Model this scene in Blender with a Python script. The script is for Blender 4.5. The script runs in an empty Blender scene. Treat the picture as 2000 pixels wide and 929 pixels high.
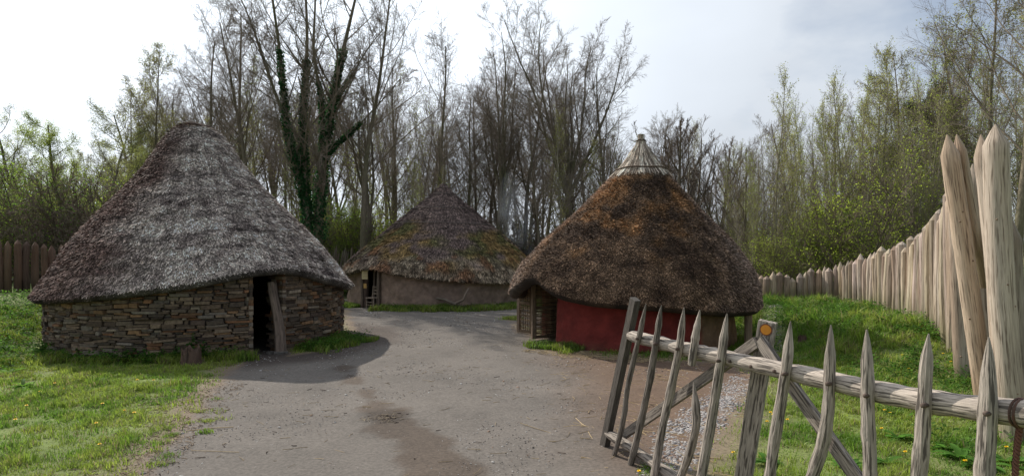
import bpy, math, numpy as np
from mathutils import Vector, Matrix
PI = math.pi
R_ = math.radians
scene = bpy.context.scene
COL = scene.collection
HC, F, CX, HY = 2.2, 1200.0, 1000.0, 500.0      # eye height, focal length in photo pixels, principal point

def at(px, py, Y):
    return np.array([(px - CX) / F * Y, Y, HC - (py - HY) / F * Y])
def gnd(px, py, z=0.0):
    Y = (HC - z) * F / (py - HY)
    return np.array([(px - CX) / F * Y, Y])
def sstep(x, a, b):
    t = np.clip((np.asarray(x, float) - a) / (b - a), 0, 1)
    return t * t * (3 - 2 * t)

# ---------------------------------------------------------------- noise
_tab = np.random.default_rng(7).random(8192)
def _h(i, j, k):
    return _tab[(i * 73856093 ^ j * 19349663 ^ k * 83492791) & 8191]
def vnoise(p, scale=1.0, seed=0):
    p = np.atleast_2d(np.asarray(p, float)) * scale
    if p.shape[1] == 2: p = np.c_[p, np.zeros(len(p))]
    p = p + seed * 17.31
    i = np.floor(p).astype(np.int64); f = p - i; f = f * f * (3 - 2 * f)
    r = 0
    for a in (0, 1):
        for b in (0, 1):
            for c in (0, 1):
                w = (f[:, 0] if a else 1 - f[:, 0]) * (f[:, 1] if b else 1 - f[:, 1]) * (f[:, 2] if c else 1 - f[:, 2])
                r = r + w * _h(i[:, 0] + a, i[:, 1] + b, i[:, 2] + c)
    return r
def fbm(p, scale=1.0, seed=0, o=4):
    r = 0; s = 0; a = 1.0
    for k in range(o):
        r = r + a * vnoise(p, scale * 2 ** k, seed + k); s += a; a *= .5
    return r / s

# ---------------------------------------------------------------- mesh building
class MB:
    """collects vertices / faces / colours / grain coordinates of ONE mesh"""
    def __init__(s):
        s.v = []; s.f = []; s.c = []; s.g = []; s.m = []; s.n = 0
    def add(s, V, Fs, col=(.5, .5, .5), gr=None, mi=0):
        V = np.asarray(V, float).reshape(-1, 3); n = len(V)
        if n == 0: return s
        col = np.asarray(col, float)
        if col.ndim == 1: col = np.tile(col, (n, 1))
        s.v.append(V); s.c.append(col); s.g.append(V if gr is None else gr)
        if not isinstance(Fs, list): Fs = [Fs]
        for Fa in Fs:
            Fa = np.asarray(Fa, np.int64)
            if Fa.size:
                s.f.append(Fa + s.n); s.m.append(mi)
        s.n += n
        return s
    def mesh(s, name, mats, smooth=False):
        me = bpy.data.meshes.new(name)
        V = np.concatenate(s.v); C = np.concatenate(s.c); G = np.concatenate(s.g)
        me.vertices.add(len(V)); me.vertices.foreach_set('co', V.astype(np.float32).ravel())
        li = np.concatenate([f.ravel() for f in s.f]).astype(np.int32)
        lt = np.concatenate([np.full(len(f), f.shape[1]) for f in s.f]).astype(np.int32)
        mi = np.concatenate([np.full(len(f), m) for f, m in zip(s.f, s.m)]).astype(np.int32)
        ls = np.concatenate([[0], np.cumsum(lt)[:-1]]).astype(np.int32)
        me.loops.add(len(li)); me.loops.foreach_set('vertex_index', li)
        me.polygons.add(len(lt)); me.polygons.foreach_set('loop_start', ls)
        me.polygons.foreach_set('loop_total', lt)
        me.polygons.foreach_set('material_index', mi)
        if smooth: me.polygons.foreach_set('use_smooth', np.ones(len(lt), bool))
        a = me.attributes.new('Col', 'FLOAT_COLOR', 'POINT')
        a.data.foreach_set('color', np.c_[C, np.ones(len(C))].astype(np.float32).ravel())
        a = me.attributes.new('gr', 'FLOAT_VECTOR', 'POINT')
        a.data.foreach_set('vector', G.astype(np.float32).ravel())
        for m in (mats if isinstance(mats, (list, tuple)) else [mats]): me.materials.append(m)
        me.update(); me.validate()
        if not smooth and len(lt) < 60000 and me.materials[0].name in ('wall_stone', 'timber', 'paint', 'peeled_log', 'weathered_oak', 'pebbles'): me.set_sharp_from_angle(angle=R_(28))
        return me
    def build(s, name, mats, parent=None, smooth=False):
        return link(name, s.mesh(name, mats, smooth), parent)
def link(name, data, parent=None, loc=None, rz=0, sc=None):
    o = bpy.data.objects.new(name, data); COL.objects.link(o)
    if parent is not None:
        o.parent = parent
        if loc is None:
            q = parent; L_ = Vector((0, 0, 0))
            while q is not None: L_ += q.location; q = q.parent
            o.location = -L_
    if loc is not None: o.location = loc
    if rz: o.rotation_euler = (0, 0, rz)
    if sc: o.scale = sc if hasattr(sc, '__len__') else (sc, sc, sc)
    return o
def thing(name, label, cat, loc=(0, 0, 0), group=None):
    return tag(link(name, None, None, tuple(float(q) for q in loc)), label, cat, group)
def tag(o, label=None, cat=None, group=None, kind=None):
    if label: o['label'] = label
    if cat: o['category'] = cat
    if group: o['group'] = group
    if kind: o['kind'] = kind
    return o
def nrm(v):
    return v / np.maximum(np.linalg.norm(v, axis=-1, keepdims=True), 1e-9)

def tubes(P, R, S=6, cap=True, rng=None, squash=None):
    """P (N,K,3), R (N,K) -> verts, [faces], grain"""
    P = np.asarray(P, float); R = np.asarray(R, float)
    if P.ndim == 2: P = P[None]; R = R[None]
    N, K, _ = P.shape
    T = np.empty_like(P); T[:, 1:-1] = P[:, 2:] - P[:, :-2]; T[:, 0] = P[:, 1] - P[:, 0]; T[:, -1] = P[:, -1] - P[:, -2]
    T = nrm(T); m = nrm(P[:, -1] - P[:, 0])
    ref = np.where(np.abs(m[:, 2:3]) < .85, np.array([0, 0, 1.]), np.array([0, 1., 0]))
    ref = ref[:, None, :]
    U = nrm(ref - T * (T * ref).sum(-1, keepdims=True)); W = np.cross(T, U)
    th = np.arange(S) / S * 2 * PI
    c, s_ = np.cos(th), np.sin(th)
    rr = R[:, :, None, None]
    if squash is not None: rr = rr * squash
    V = P[:, :, None, :] + rr * (c[None, None, :, None] * U[:, :, None, :] + s_[None, None, :, None] * W[:, :, None, :])
    L = np.concatenate([np.zeros((N, 1)), np.cumsum(np.linalg.norm(P[:, 1:] - P[:, :-1], axis=-1), axis=1)], 1)
    off = (np.arange(N) * 3.37)[:, None, None] + (P[:, :1, :1] * 7.7)
    Rm = R.max(1)[:, None, None]
    G = np.stack([np.broadcast_to(L[:, :, None], (N, K, S)) + off,
                  np.broadcast_to(Rm * c, (N, K, S)) + off, np.broadcast_to(Rm * s_, (N, K, S)) + off], -1)
    idx = np.arange(N * K * S).reshape(N, K, S)
    a = idx[:, :-1]; b = idx[:, 1:]
    Q = np.stack([a, np.roll(a, -1, 2), np.roll(b, -1, 2), b], -1).reshape(-1, 4)
    Fs = [Q]
    if cap and S >= 3:
        Fs.append(idx[:, -1, :].reshape(-1, S)); Fs.append(idx[:, 0, ::-1].reshape(-1, S))
    return V.reshape(-1, 3), Fs, G.reshape(-1, 3)
def add_tube(mb, P, R, S=8, col=(.5, .5, .5), mi=0, **k):
    V, Fs, G = tubes(P, R, S, **k); mb.add(V, Fs, col, G, mi); return mb
def box(mb, c, size, rot=None, col=(.5, .5, .5), grain=0, taper=1.0, mi=0):
    h = np.array(size, float) / 2; b = .06 * h.min()
    # bevelled box: 24 verts
    V = []; 
    for ax in range(3):
        for sg in (-1, 1):
            o = [q for q in range(3) if q != ax]
            for (i, j) in ((-1, -1), (1, -1), (1, 1), (-1, 1)):
                p = np.zeros(3); p[ax] = sg * h[ax]; p[o[0]] = i * (h[o[0]] - b); p[o[1]] = j * (h[o[1]] - b); V.append(p)
    V = np.array(V)
    idx = lambda ax, sg, i, j: (ax * 2 + (sg > 0)) * 4 + {(-1, -1): 0, (1, -1): 1, (1, 1): 2, (-1, 1): 3}[(i, j)]
    Q = []
    for ax in range(3):
        for sg in (-1, 1):
            q = [(ax * 2 + (sg > 0)) * 4 + k for k in range(4)]
            flip = (sg > 0) ^ (ax == 1)
            Q.append(q if flip else q[::-1])
    T = []
    for a in range(3):
        for b_ in range(a + 1, 3):
            c_ = 3 - a - b_
            for sa in (-1, 1):
                for sb in (-1, 1):
                    def I(ax, sg, oth, so, cs):
                        o = [q for q in range(3) if q != ax]
                        d = {oth: so, c_: cs}
                        return idx(ax, sg, d[o[0]], d[o[1]])
                    Q.append([I(a, sa, b_, sb, -1), I(a, sa, b_, sb, 1), I(b_, sb, a, sa, 1), I(b_, sb, a, sa, -1)])
    for sx in (-1, 1):
        for sy in (-1, 1):
            for sz in (-1, 1):
                T.append([idx(0, sx, sy, sz), idx(1, sy, sx, sz), idx(2, sz, sx, sy)])
    G = V.copy()
    if grain == 2: G = G[:, [2, 0, 1]]
    if grain == 1: G = G[:, [1, 0, 2]]
    V = V * np.where(V[:, 2:3] > 0, [taper, taper, 1], [1, 1, 1])
    if rot is not None: V = V @ np.asarray(rot, float).T
    c = np.asarray(c, float)
    mb.add(V + c, [np.array(Q), np.array(T)], col, G + c.sum() * 3.1, mi); return mb
def rotz(a):
    c, s = math.cos(a), math.sin(a); return np.array([[c, -s, 0], [s, c, 0], [0, 0, 1.]])
def frame_to(d, up=(0, 0, 1)):
    """matrix whose z column is d"""
    d = np.array(d, float); d /= np.linalg.norm(d); x = np.cross(up, d)
    if np.linalg.norm(x) < 1e-3: x = np.array([1., 0, 0])
    x /= np.linalg.norm(x); return np.stack([x, np.cross(d, x), d], 1)

# ---------------------------------------------------------------- materials
def newmat(name):
    m = bpy.data.materials.new(name); m.use_nodes = True; nt = m.node_tree; nt.nodes.clear()
    return m, nt
def N(nt, t, **k):
    n = nt.nodes.new(t)
    for a, b in k.items():
        if a in n.inputs: n.inputs[a].default_value = b
        else: setattr(n, a, b)
    return n
def vmat(name, rough=.85, amt=.35, scale=40, bump=.3, bscale=60, stretch=1.0, crack=0.0, crackc=(.03, .025, .02), transl=0.0, dist=.01, coord='gr', spec=.3, ca=3, cb=35, c0=.52, c1=.62, sheen=0):
    m, nt = newmat(name); L = nt.links.new
    at_ = N(nt, 'ShaderNodeAttribute', attribute_name='Col')
    co = N(nt, 'ShaderNodeAttribute', attribute_name=coord)
    mp = N(nt, 'ShaderNodeMapping'); mp.inputs['Scale'].default_value = (1 / stretch, 1, 1)
    L(co.outputs['Vector'], mp.inputs[0])
    n1 = N(nt, 'ShaderNodeTexNoise', Scale=scale, Detail=5.0, Roughness=.6); L(mp.outputs[0], n1.inputs['Vector'])
    rmp = N(nt, 'ShaderNodeMapRange'); rmp.inputs['From Min'].default_value = .3; rmp.inputs['From Max'].default_value = .7
    rmp.inputs['To Min'].default_value = 1 - amt; rmp.inputs['To Max'].default_value = 1 + amt
    L(n1.outputs['Fac'], rmp.inputs['Value'])
    mul = N(nt, 'ShaderNodeMix', data_type='RGBA', blend_type='MULTIPLY'); mul.inputs[0].default_value = 1
    L(at_.outputs['Color'], mul.inputs[6]); 
    cmb = N(nt, 'ShaderNodeCombineColor'); [L(rmp.outputs[0], cmb.inputs[i]) for i in range(3)]
    L(cmb.outputs[0], mul.inputs[7]); colo = mul.outputs[2]
    if crack > 0:
        mp2 = N(nt, 'ShaderNodeMapping'); mp2.inputs['Scale'].default_value = (ca, cb, cb); L(co.outputs['Vector'], mp2.inputs[0])
        n2 = N(nt, 'ShaderNodeTexNoise', Scale=1.0, Detail=3.0, Roughness=.55); L(mp2.outputs[0], n2.inputs['Vector'])
        r2 = N(nt, 'ShaderNodeMapRange'); r2.inputs['From Min'].default_value = c0; r2.inputs['From Max'].default_value = c1
        r2.inputs['To Max'].default_value = crack; L(n2.outputs['Fac'], r2.inputs['Value'])
        mc = N(nt, 'ShaderNodeMix', data_type='RGBA'); L(r2.outputs[0], mc.inputs[0]); L(colo, mc.inputs[6]); mc.inputs[7].default_value = (*crackc, 1)
        colo = mc.outputs[2]
    b = N(nt, 'ShaderNodeBsdfPrincipled', Roughness=rough); b.inputs['Specular IOR Level'].default_value = spec
    if sheen: b.inputs['Sheen Weight'].default_value = sheen
    L(colo, b.inputs['Base Color'])
    nb = N(nt, 'ShaderNodeTexNoise', Scale=bscale, Detail=4.0); L(mp.outputs[0], nb.inputs['Vector'])
    bp = N(nt, 'ShaderNodeBump', Strength=bump, Distance=dist); L(nb.outputs['Fac'], bp.inputs['Height']); L(bp.outputs[0], b.inputs['Normal'])
    out = N(nt, 'ShaderNodeOutputMaterial')
    if transl > 0:
        tr = N(nt, 'ShaderNodeBsdfTranslucent'); L(colo, tr.inputs[0])
        mx = N(nt, 'ShaderNodeMixShader'); mx.inputs[0].default_value = transl
        L(b.outputs[0], mx.inputs[1]); L(tr.outputs[0], mx.inputs[2]); L(mx.outputs[0], out.inputs[0])
    else: L(b.outputs[0], out.inputs[0])
    return m
M = {}
M['ground'] = vmat('ground_earth', .95, .30, 26, .5, 150, coord='gr', dist=.012)
M['leaf'] = vmat('leaves', .7, .25, 6, 0, 20, transl=.58, spec=.15)
M['grass'] = vmat('grass_blades', .5, .15, 6, 0, 20, transl=.5, spec=.35)
M['bark'] = vmat('bark', .9, .35, 14, .5, 30, stretch=3, dist=.02)
M['twig'] = vmat('twigs', .85, .1, 4, 0, 10)
M['straw'] = vmat('thatch_straw', .8, .25, 18, 0, 20, spec=.15)
M['thatch'] = vmat('thatch_bed', .95, .5, 25, .8, 60, dist=.03)
M['stone'] = vmat('wall_stone', .85, .35, 16, .7, 45, dist=.012)
M['daub'] = vmat('daub', .95, .25, 5, .9, 22, dist=.03)
M['red'] = vmat('red_limewash', .9, .28, 4, .7, 14, dist=.04)
M['log'] = vmat('peeled_log', .85, .30, 60, .45, 110, stretch=26, crack=.85, crackc=(.12, .085, .06), dist=.012, ca=2.6, cb=48, c0=.53, c1=.66)
M['picket'] = vmat('weathered_oak', .8, .42, 70, .8, 110, stretch=12, crack=.85, crackc=(.05, .04, .033), dist=.008, ca=5, cb=55, c0=.51, c1=.60)
M['wood'] = vmat('timber', .8, .3, 14, .4, 50, stretch=8, crack=.6, dist=.004, ca=5, cb=60)
M['iron'] = vmat('rusty_iron', .7, .4, 60, .5, 90)
M['paint'] = vmat('paint', .6, .1, 20, .1, 60)
M['pebble'] = vmat('pebbles', .8, .2, 60, .3, 90)

# ---------------------------------------------------------------- world, sun, camera
SUN_EL = R_(38.5); SDX, SDY = .70, -.715      # direction the light travels on the ground
w = bpy.data.worlds.new('World'); scene.world = w; w.use_nodes = True
nt = w.node_tree; nt.nodes.clear(); L = nt.links.new
sky = N(nt, 'ShaderNodeTexSky', sky_type='NISHITA', sun_disc=False)
sky.sun_elevation = SUN_EL; sun_az = math.atan2(-SDX, -SDY); sky.sun_rotation = sun_az
sky.air_density = 1.0; sky.dust_density = 2.0
tc = N(nt, 'ShaderNodeTexCoord')
# clouds: thick bright veil around the sun, thinner towards the right
mp = N(nt, 'ShaderNodeMapping'); mp.inputs['Scale'].default_value = (1, 1, 2.2); L(tc.outputs['Generated'], mp.inputs[0])
n1 = N(nt, 'ShaderNodeTexNoise', Scale=2.3, Detail=6.0, Roughness=.55); L(mp.outputs[0], n1.inputs['Vector'])
sd = N(nt, 'ShaderNodeVectorMath', operation='DOT_PRODUCT'); L(tc.outputs['Generated'], sd.inputs[0])
sv = Vector((-SDX * math.cos(SUN_EL), -SDY * math.cos(SUN_EL), math.sin(SUN_EL))).normalized(); sd.inputs[1].default_value = sv
cov = N(nt, 'ShaderNodeMath', operation='ADD'); L(n1.outputs['Fac'], cov.inputs[0])
sds = N(nt, 'ShaderNodeMath', operation='MULTIPLY'); L(sd.outputs['Value'], sds.inputs[0]); sds.inputs[1].default_value = .30; L(sds.outputs[0], cov.inputs[1])
cr = N(nt, 'ShaderNodeMapRange'); cr.inputs['From Min'].default_value = .42; cr.inputs['From Max'].default_value = .62; L(cov.outputs[0], cr.inputs['Value'])
cr.inputs['To Min'].default_value = .35
cb = N(nt, 'ShaderNodeMapRange'); cb.inputs['From Min'].default_value = .45; cb.inputs['From Max'].default_value = .98
cb.inputs['To Min'].default_value = 5.9; cb.inputs['To Max'].default_value = 12; L(sd.outputs['Value'], cb.inputs['Value'])
n3 = N(nt, 'ShaderNodeTexNoise', Scale=1.6, Detail=4.0); L(mp.outputs[0], n3.inputs['Vector'])
cm = N(nt, 'ShaderNodeMapRange'); cm.inputs['From Min'].default_value = .3; cm.inputs['From Max'].default_value = .7
cm.inputs['To Min'].default_value = .86; cm.inputs['To Max'].default_value = 1.14; L(n3.outputs['Fac'], cm.inputs['Value'])
cmm = N(nt, 'ShaderNodeMath', operation='MULTIPLY'); L(cb.outputs[0], cmm.inputs[0]); L(cm.outputs[0], cmm.inputs[1])
cc = N(nt, 'ShaderNodeVectorMath', operation='SCALE'); cc.inputs[0].default_value = (.90, .97, 1.06); L(cmm.outputs[0], cc.inputs['Scale'])
mix = N(nt, 'ShaderNodeMix', data_type='RGBA'); L(cr.outputs[0], mix.inputs[0]); L(sky.outputs[0], mix.inputs[6]); L(cc.outputs[0], mix.inputs[7])
bg = N(nt, 'ShaderNodeBackground', Strength=.115); L(mix.outputs[2], bg.inputs[0])
wo = N(nt, 'ShaderNodeOutputWorld'); L(bg.outputs[0], wo.inputs[0])
sl = bpy.data.lights.new('sun', 'SUN'); sl.energy = 4.9; sl.angle = R_(.6); sl.color = (1, .94, .84)
so = bpy.data.objects.new('sun', sl); COL.objects.link(so)
so.rotation_euler = (-Vector(sv)).to_track_quat('-Z', 'Y').to_euler()
cam = bpy.data.cameras.new('camera'); co = bpy.data.objects.new('camera', cam); COL.objects.link(co)
cam.sensor_width = 36; cam.lens = 36 * F / 2000; cam.shift_y = (HY - 464.5) / 2000; cam.clip_end = 2000; cam.clip_start = .05
co.location = (0, 0, HC); co.rotation_euler = (PI / 2, 0, 0); scene.camera = co
scene.render.engine = 'CYCLES'
vs = scene.view_settings; vs.view_transform = 'Standard'; vs.look = 'None'; vs.exposure = 0.10; vs.gamma = 1

# ---------------------------------------------------------------- terrain
def terrain(X, Y):
    X = np.asarray(X, float); Y = np.asarray(Y, float)
    z = 1.1 * sstep(-X, 9.2, 14.5) * sstep(Y, 8, 15)
    z = z + .70 * sstep(X, 6.0, 8.2) * sstep(Y, 9.5, 13.5)
    p = np.stack([X.ravel(), Y.ravel()], 1)
    z = z + (.05 * (fbm(p, .6, 3, 3) - .5)).reshape(X.shape) * sstep(np.hypot(X, Y), 2, 6)
    return z
def poly_px(pts):
    return np.array([gnd(a, b) for a, b in pts])
PATH = poly_px([(120, 1400), (255, 960), (300, 900), (345, 850), (375, 815), (400, 775), (440, 735), (480, 708), (495, 690), (500, 665), (560, 665), (565, 695), (625, 686),
                (683, 664), (694, 645), (688, 620), (676, 604), (640, 598), (600, 590), (640, 583), (690, 586), (745, 597), (850, 604), (940, 606), (1030, 603), (1060, 640), (990, 622)][:-1]
               + [(990, 622), (1010, 650), (1060, 664), (1110, 682), (1180, 697), (1260, 704), (1350, 708), (1420, 712), (1468, 732), (1450, 770), (1400, 830), (1345, 890), (1290, 960), (1180, 1400)])
GRAV = poly_px([(1430, 733), (1475, 742), (1450, 780), (1400, 835), (1350, 905), (1290, 1000), (1240, 960), (1275, 880), (1300, 830), (1380, 775)])
GRAV2 = poly_px([(1495, 636), (1530, 640), (1525, 690), (1495, 690)])
def inpoly(P, poly):
    x, y = P[:, 0], P[:, 1]; ins = np.zeros(len(P), bool); n = len(poly)
    for i in range(n):
        x1, y1 = poly[i]; x2, y2 = poly[(i + 1) % n]
        if y1 == y2: continue
        ins ^= ((y1 > y) != (y2 > y)) & (x < (x2 - x1) * (y - y1) / (y2 - y1) + x1)
    return ins
def pdist(P, poly):
    d = np.full(len(P), 1e9); n = len(poly)
    for i in range(n):
        a = poly[i]; b = poly[(i + 1) % n]; ab = b - a
        t = np.clip(((P - a) @ ab) / (ab @ ab), 0, 1)
        d = np.minimum(d, np.linalg.norm(P - (a + t[:, None] * ab), axis=1))
    return d
def sdf(P, poly):
    return np.where(inpoly(P, poly), 1, -1) * pdist(P, poly)      # >0 inside
def path_field(P):
    """>0 on the path"""
    s = sdf(P, PATH)
    return s + .55 * (fbm(P, 1.3, 11, 4) - .5) + .3 * (fbm(P, 6, 15, 3) - .5)
def axis(lo, hi, step, far):
    a = list(np.arange(lo, hi + 1e-6, step)); s = step; x = lo
    left = []
    while x > -far: s *= 1.25; x -= s; left.append(x)
    s = step; x = a[-1]; right = []
    while x < far: s *= 1.25; x += s; right.append(x)
    return np.array(left[::-1] + a + right)
xs = axis(-15, 13, .08, 600); ys = axis(2, 30, .08, 600); ys = ys[ys > -60]
GX, GY = np.meshgrid(xs, ys); GP = np.stack([GX.ravel(), GY.ravel()], 1)
near = (np.abs(GP[:, 0]) < 25) & (GP[:, 1] > -5) & (GP[:, 1] < 45)
pf = np.full(len(GP), -5.0); pf[near] = path_field(GP[near])
GZ = terrain(GX, GY).ravel()
GZ += np.where(near, .022 * (fbm(GP, 3, 21, 3) - .5) + .04 * (fbm(GP, 1.1, 23, 2) - .5), 0) - .02 * sstep(pf, -.2, .4)
# colours
soil_g = np.array([.124, .108, .094]); soil_b = np.array([.120, .078, .053]); turf = np.array([.12, .16, .035])
pxg = CX + F * GP[:, 0] / np.maximum(GP[:, 1], .5)
brown = sstep(GP[:, 0] + 1.6 * (fbm(GP, .5, 31, 4) - .5) + .0 * GP[:, 1], .1, 2.2)[:, None]
c = soil_g * (1 - brown) + soil_b * brown
c = c * (.62 + .5 * fbm(GP, 1.1, 41, 5) + .26 * fbm(GP, 5.5, 43, 3))[:, None]
# brown worn area at the hut doorways
WET = [gnd(668, 712), gnd(690, 735), gnd(712, 762), gnd(742, 792), gnd(765, 825), gnd(820, 860), gnd(860, 900), gnd(880, 960)]
dw = np.full(len(GP), 9.0)
for a, b in zip(WET[:-1], WET[1:]):
    ab = b - a; t = np.clip(((GP - a) @ ab) / (ab @ ab), 0, 1); dw = np.minimum(dw, np.linalg.norm(GP - (a + t[:, None] * ab), axis=1))
wet = sstep(.17 + .25 * sstep(GP[:, 1], 10, 8.0) - dw + .55 * (fbm(GP, 2.6, 51, 5) - .5), 0, .13)
pd = np.linalg.norm(GP - gnd(748, 812), axis=1); wet2 = sstep(.5 - pd + .3 * (fbm(GP, 4, 52, 3) - .5), 0, .25)
c = c * (1 - .42 * wet[:, None] * np.array([.8, 1, 1.15])) * (1 - .35 * wet2[:, None])
# left hut's ground shadow, extended by darkening the earth colour round it
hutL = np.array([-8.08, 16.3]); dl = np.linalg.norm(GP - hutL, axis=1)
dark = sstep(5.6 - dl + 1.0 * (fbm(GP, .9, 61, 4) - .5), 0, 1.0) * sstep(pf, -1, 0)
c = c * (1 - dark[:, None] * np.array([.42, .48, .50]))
ls = sstep(fbm(GP, .55, 71, 3), .50, .60)[:, None] * .0
g = turf * (.6 + .9 * fbm(GP, 2, 81, 4))[:, None]
dirt2 = np.array([.17, .125, .09]) * (.7 + .6 * fbm(GP, 3, 85, 3))[:, None]
edge = sstep(fbm(GP, 1.7, 87, 4), .45, .62)[:, None]
e2 = sstep(-pf, 0, .9)[:, None]
g = g * (e2 * .8 + .2 * e2 * edge) + dirt2 * (1 - (e2 * .8 + .2 * e2 * edge))
far = sstep(GP[:, 1], 24, 30)[:, None]
g = g * (1 - far) + far * np.array([.075, .085, .03]) * (.5 + 1.0 * fbm(GP, .8, 91, 3))[:, None]
tp = sstep(pf, -.12, .12)[:, None]
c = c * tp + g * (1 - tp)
nx, ny = len(xs), len(ys)
idx = np.arange(nx * ny).reshape(ny, nx)
Q = np.stack([idx[:-1, :-1], idx[:-1, 1:], idx[1:, 1:], idx[1:, :-1]], -1).reshape(-1, 4)
isp = pf[Q].mean(1) > 0
V = np.c_[GP, GZ]
def sub(name, q):
    u, inv = np.unique(q.ravel(), return_inverse=True)
    mb = MB(); mb.add(V[u], inv.reshape(-1, 4), c[u]); return tag(mb.build(name, M['ground'], smooth=True), kind='structure')
sub('ground', Q[~isp]); sub('path', Q[isp])
def zground(P):
    P = np.atleast_2d(P); return terrain(P[:, 0], P[:, 1]) - .02 * sstep(path_field(P), -.2, .4)

# ---------------------------------------------------------------- round huts
def on_circle(px, c, r):
    d = np.array([(px - CX) / F, 1.0]); d /= np.linalg.norm(d)
    b = d @ c; q = b * b - (c @ c - r * r)
    q = max(q, 0.0); t = b - math.sqrt(q); p = d * t
    return math.atan2(p[1] - c[1], p[0] - c[0]), p[1]
class Roof:
    def __init__(s, c, apex, re, prof, ctrl, zback, th, seed=0, bulge=0.0, ez=0.0):
        """prof: (height, radius) pairs from eave to apex; ctrl: (px, py) points of the eave's lower edge as seen"""
        s.c = np.array(c, float); s.apex = np.array(apex, float); s.re = re; s.seed = seed; s.th = th
        h = np.array([p[0] for p in prof]); r = np.array([p[1] for p in prof])
        d = np.r_[0, np.cumsum(np.hypot(np.diff(h), np.diff(r)))]; s.len = d[-1]; s.t = d / d[-1]; s.h = h; s.r = r
        ph = []; zz = []
        for px, py in ctrl:
            a, Y = on_circle(px, s.c, re); ph.append(a); zz.append(HC - (py - HY) / F * Y)
        base = math.atan2(-s.c[1], -s.c[0])
        s.base = base
        rel = np.array([(a - base + PI) % (2 * PI) - PI for a in ph]); o = np.argsort(rel); rel = rel[o]; zz = np.array(zz)[o]
        s.rel = np.r_[-PI, rel[0] - .5, rel, rel[-1] + .5, PI]; s.z = np.r_[zback, (zback + zz[0]) / 2, zz, (zback + zz[-1]) / 2, zback]
        s.bulge = bulge
    def ez(s, phi):
        rel = (np.asarray(phi) - s.base + PI) % (2 * PI) - PI
        return sum(np.interp(rel + k, s.rel, s.z) for k in (-.04, -.02, 0, .02, .04)) / 5
    def pos(s, phi, t, off=0.0):
        phi = np.asarray(phi, float); t = np.asarray(t, float)
        h = np.interp(t, s.t, s.h); r = np.interp(t, s.t, s.r)
        dz = s.ez(phi) - s.h[0]
        z = h + dz * (1 - t) ** 2.2 * (1 - np.clip(t, 0, 1))
        q = (h - s.h[0]) / (s.h[-1] - s.h[0])
        x = s.c[0] + (s.apex[0] - s.c[0]) * q + r * np.cos(phi); y = s.c[1] + (s.apex[1] - s.c[1]) * q + r * np.sin(phi)
        return np.stack([x, y, z + 0 * x], -1)
    def frame(s, phi, t):
        e = .01
        p = s.pos(phi, t); a = s.pos(phi + e, t) - s.pos(phi - e, t)
        b = s.pos(phi, np.minimum(t + e, 1)) - s.pos(phi, np.maximum(t - e, 0))
        a = nrm(a); b = nrm(b); n = nrm(np.cross(a, b)); return p, a, -b, n     # a around, -b down slope, n outwards
    def disp(s, p):
        return .09 * (fbm(p, .9, s.seed + 3, 3) - .5) + .045 * (fbm(p * np.array([1, 1, 2.5]), 3.2, s.seed + 5, 3) - .5)
    def shell(s, colf, nphi=220, nt=70, t1=1.0):
        ph = np.linspace(0, 2 * PI, nphi, endpoint=False); tt = np.linspace(0, t1, nt)
        PH, TT = np.meshgrid(ph, tt)
        p, a, d, n = s.frame(PH.ravel(), TT.ravel()); p = p + n * (s.disp(p)[:, None] - .01)
        col = colf(p, TT.ravel(), PH.ravel()) * .6
        # rolled eave edge and underside
        rings = []; pe, ae, de, ne = s.frame(ph, np.zeros(nphi)); pe = pe + ne * (s.disp(pe)[:, None] - .01)
        th = s.th
        for k in range(1, 8):
            g_ = PI * k / 8
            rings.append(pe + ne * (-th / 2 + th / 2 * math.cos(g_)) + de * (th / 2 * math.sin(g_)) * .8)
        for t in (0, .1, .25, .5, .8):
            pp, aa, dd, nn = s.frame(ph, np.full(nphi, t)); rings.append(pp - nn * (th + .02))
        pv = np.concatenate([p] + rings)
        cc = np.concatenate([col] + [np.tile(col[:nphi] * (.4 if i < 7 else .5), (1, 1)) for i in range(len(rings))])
        gi = np.arange(nphi * nt).reshape(nt, nphi); Qs = []
        def band(a_, b_): Qs.append(np.stack([a_, np.roll(a_, -1), np.roll(b_, -1), b_], -1))
        for k in range(nt - 1): band(gi[k], gi[k + 1])
        prev = gi[0]
        for k in range(len(rings)):
            cur = np.arange(nphi) + nphi * nt + k * nphi; band(cur, prev); prev = cur
        mb = MB(); mb.add(pv, np.concatenate(Qs), cc); return mb
    def straws(s, mb, rng, n, colf, Lr=(.08, .2), W=(.012, .025), tilt=(.05, .35), side=.25, t0=0, t1=1.0, lip=0, mi=1, both=False):
        # area-uniform sampling
        tg = np.linspace(t0, t1, 400); rg = np.interp(tg, s.t, s.r) + .03; cdf = np.cumsum(rg); cdf /= cdf[-1]
        t = np.interp(rng.random(n), cdf, tg); ph = rng.random(n) * 2 * PI
        p, a, d, nn = s.frame(ph, t); p = p + nn * s.disp(p)[:, None]
        s._strand(mb, rng, p, a, d, nn, colf(p, t, ph), Lr, W, tilt, side, mi)
        if lip:
            ph = rng.random(lip) * 2 * PI; p, a, d, nn = s.frame(ph, np.zeros(lip)); dd = s.disp(p)[:, None]
            g_ = rng.random(lip)[:, None] * PI * .9; th = s.th
            q = p + nn * (dd - th / 2 + th / 2 * np.cos(g_)) + d * (th / 2 * np.sin(g_)) * .8
            nq = nrm(nn * np.cos(g_) + d * np.sin(g_) * .9); dq = nrm(d * .8 + np.array([0, 0, -.5]))
            s._strand(mb, rng, q - dq * .06, a, dq, nq, colf(p, np.zeros(lip), ph) * .85, (Lr[0], Lr[1] * .8), W, tilt, side, mi)
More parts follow.
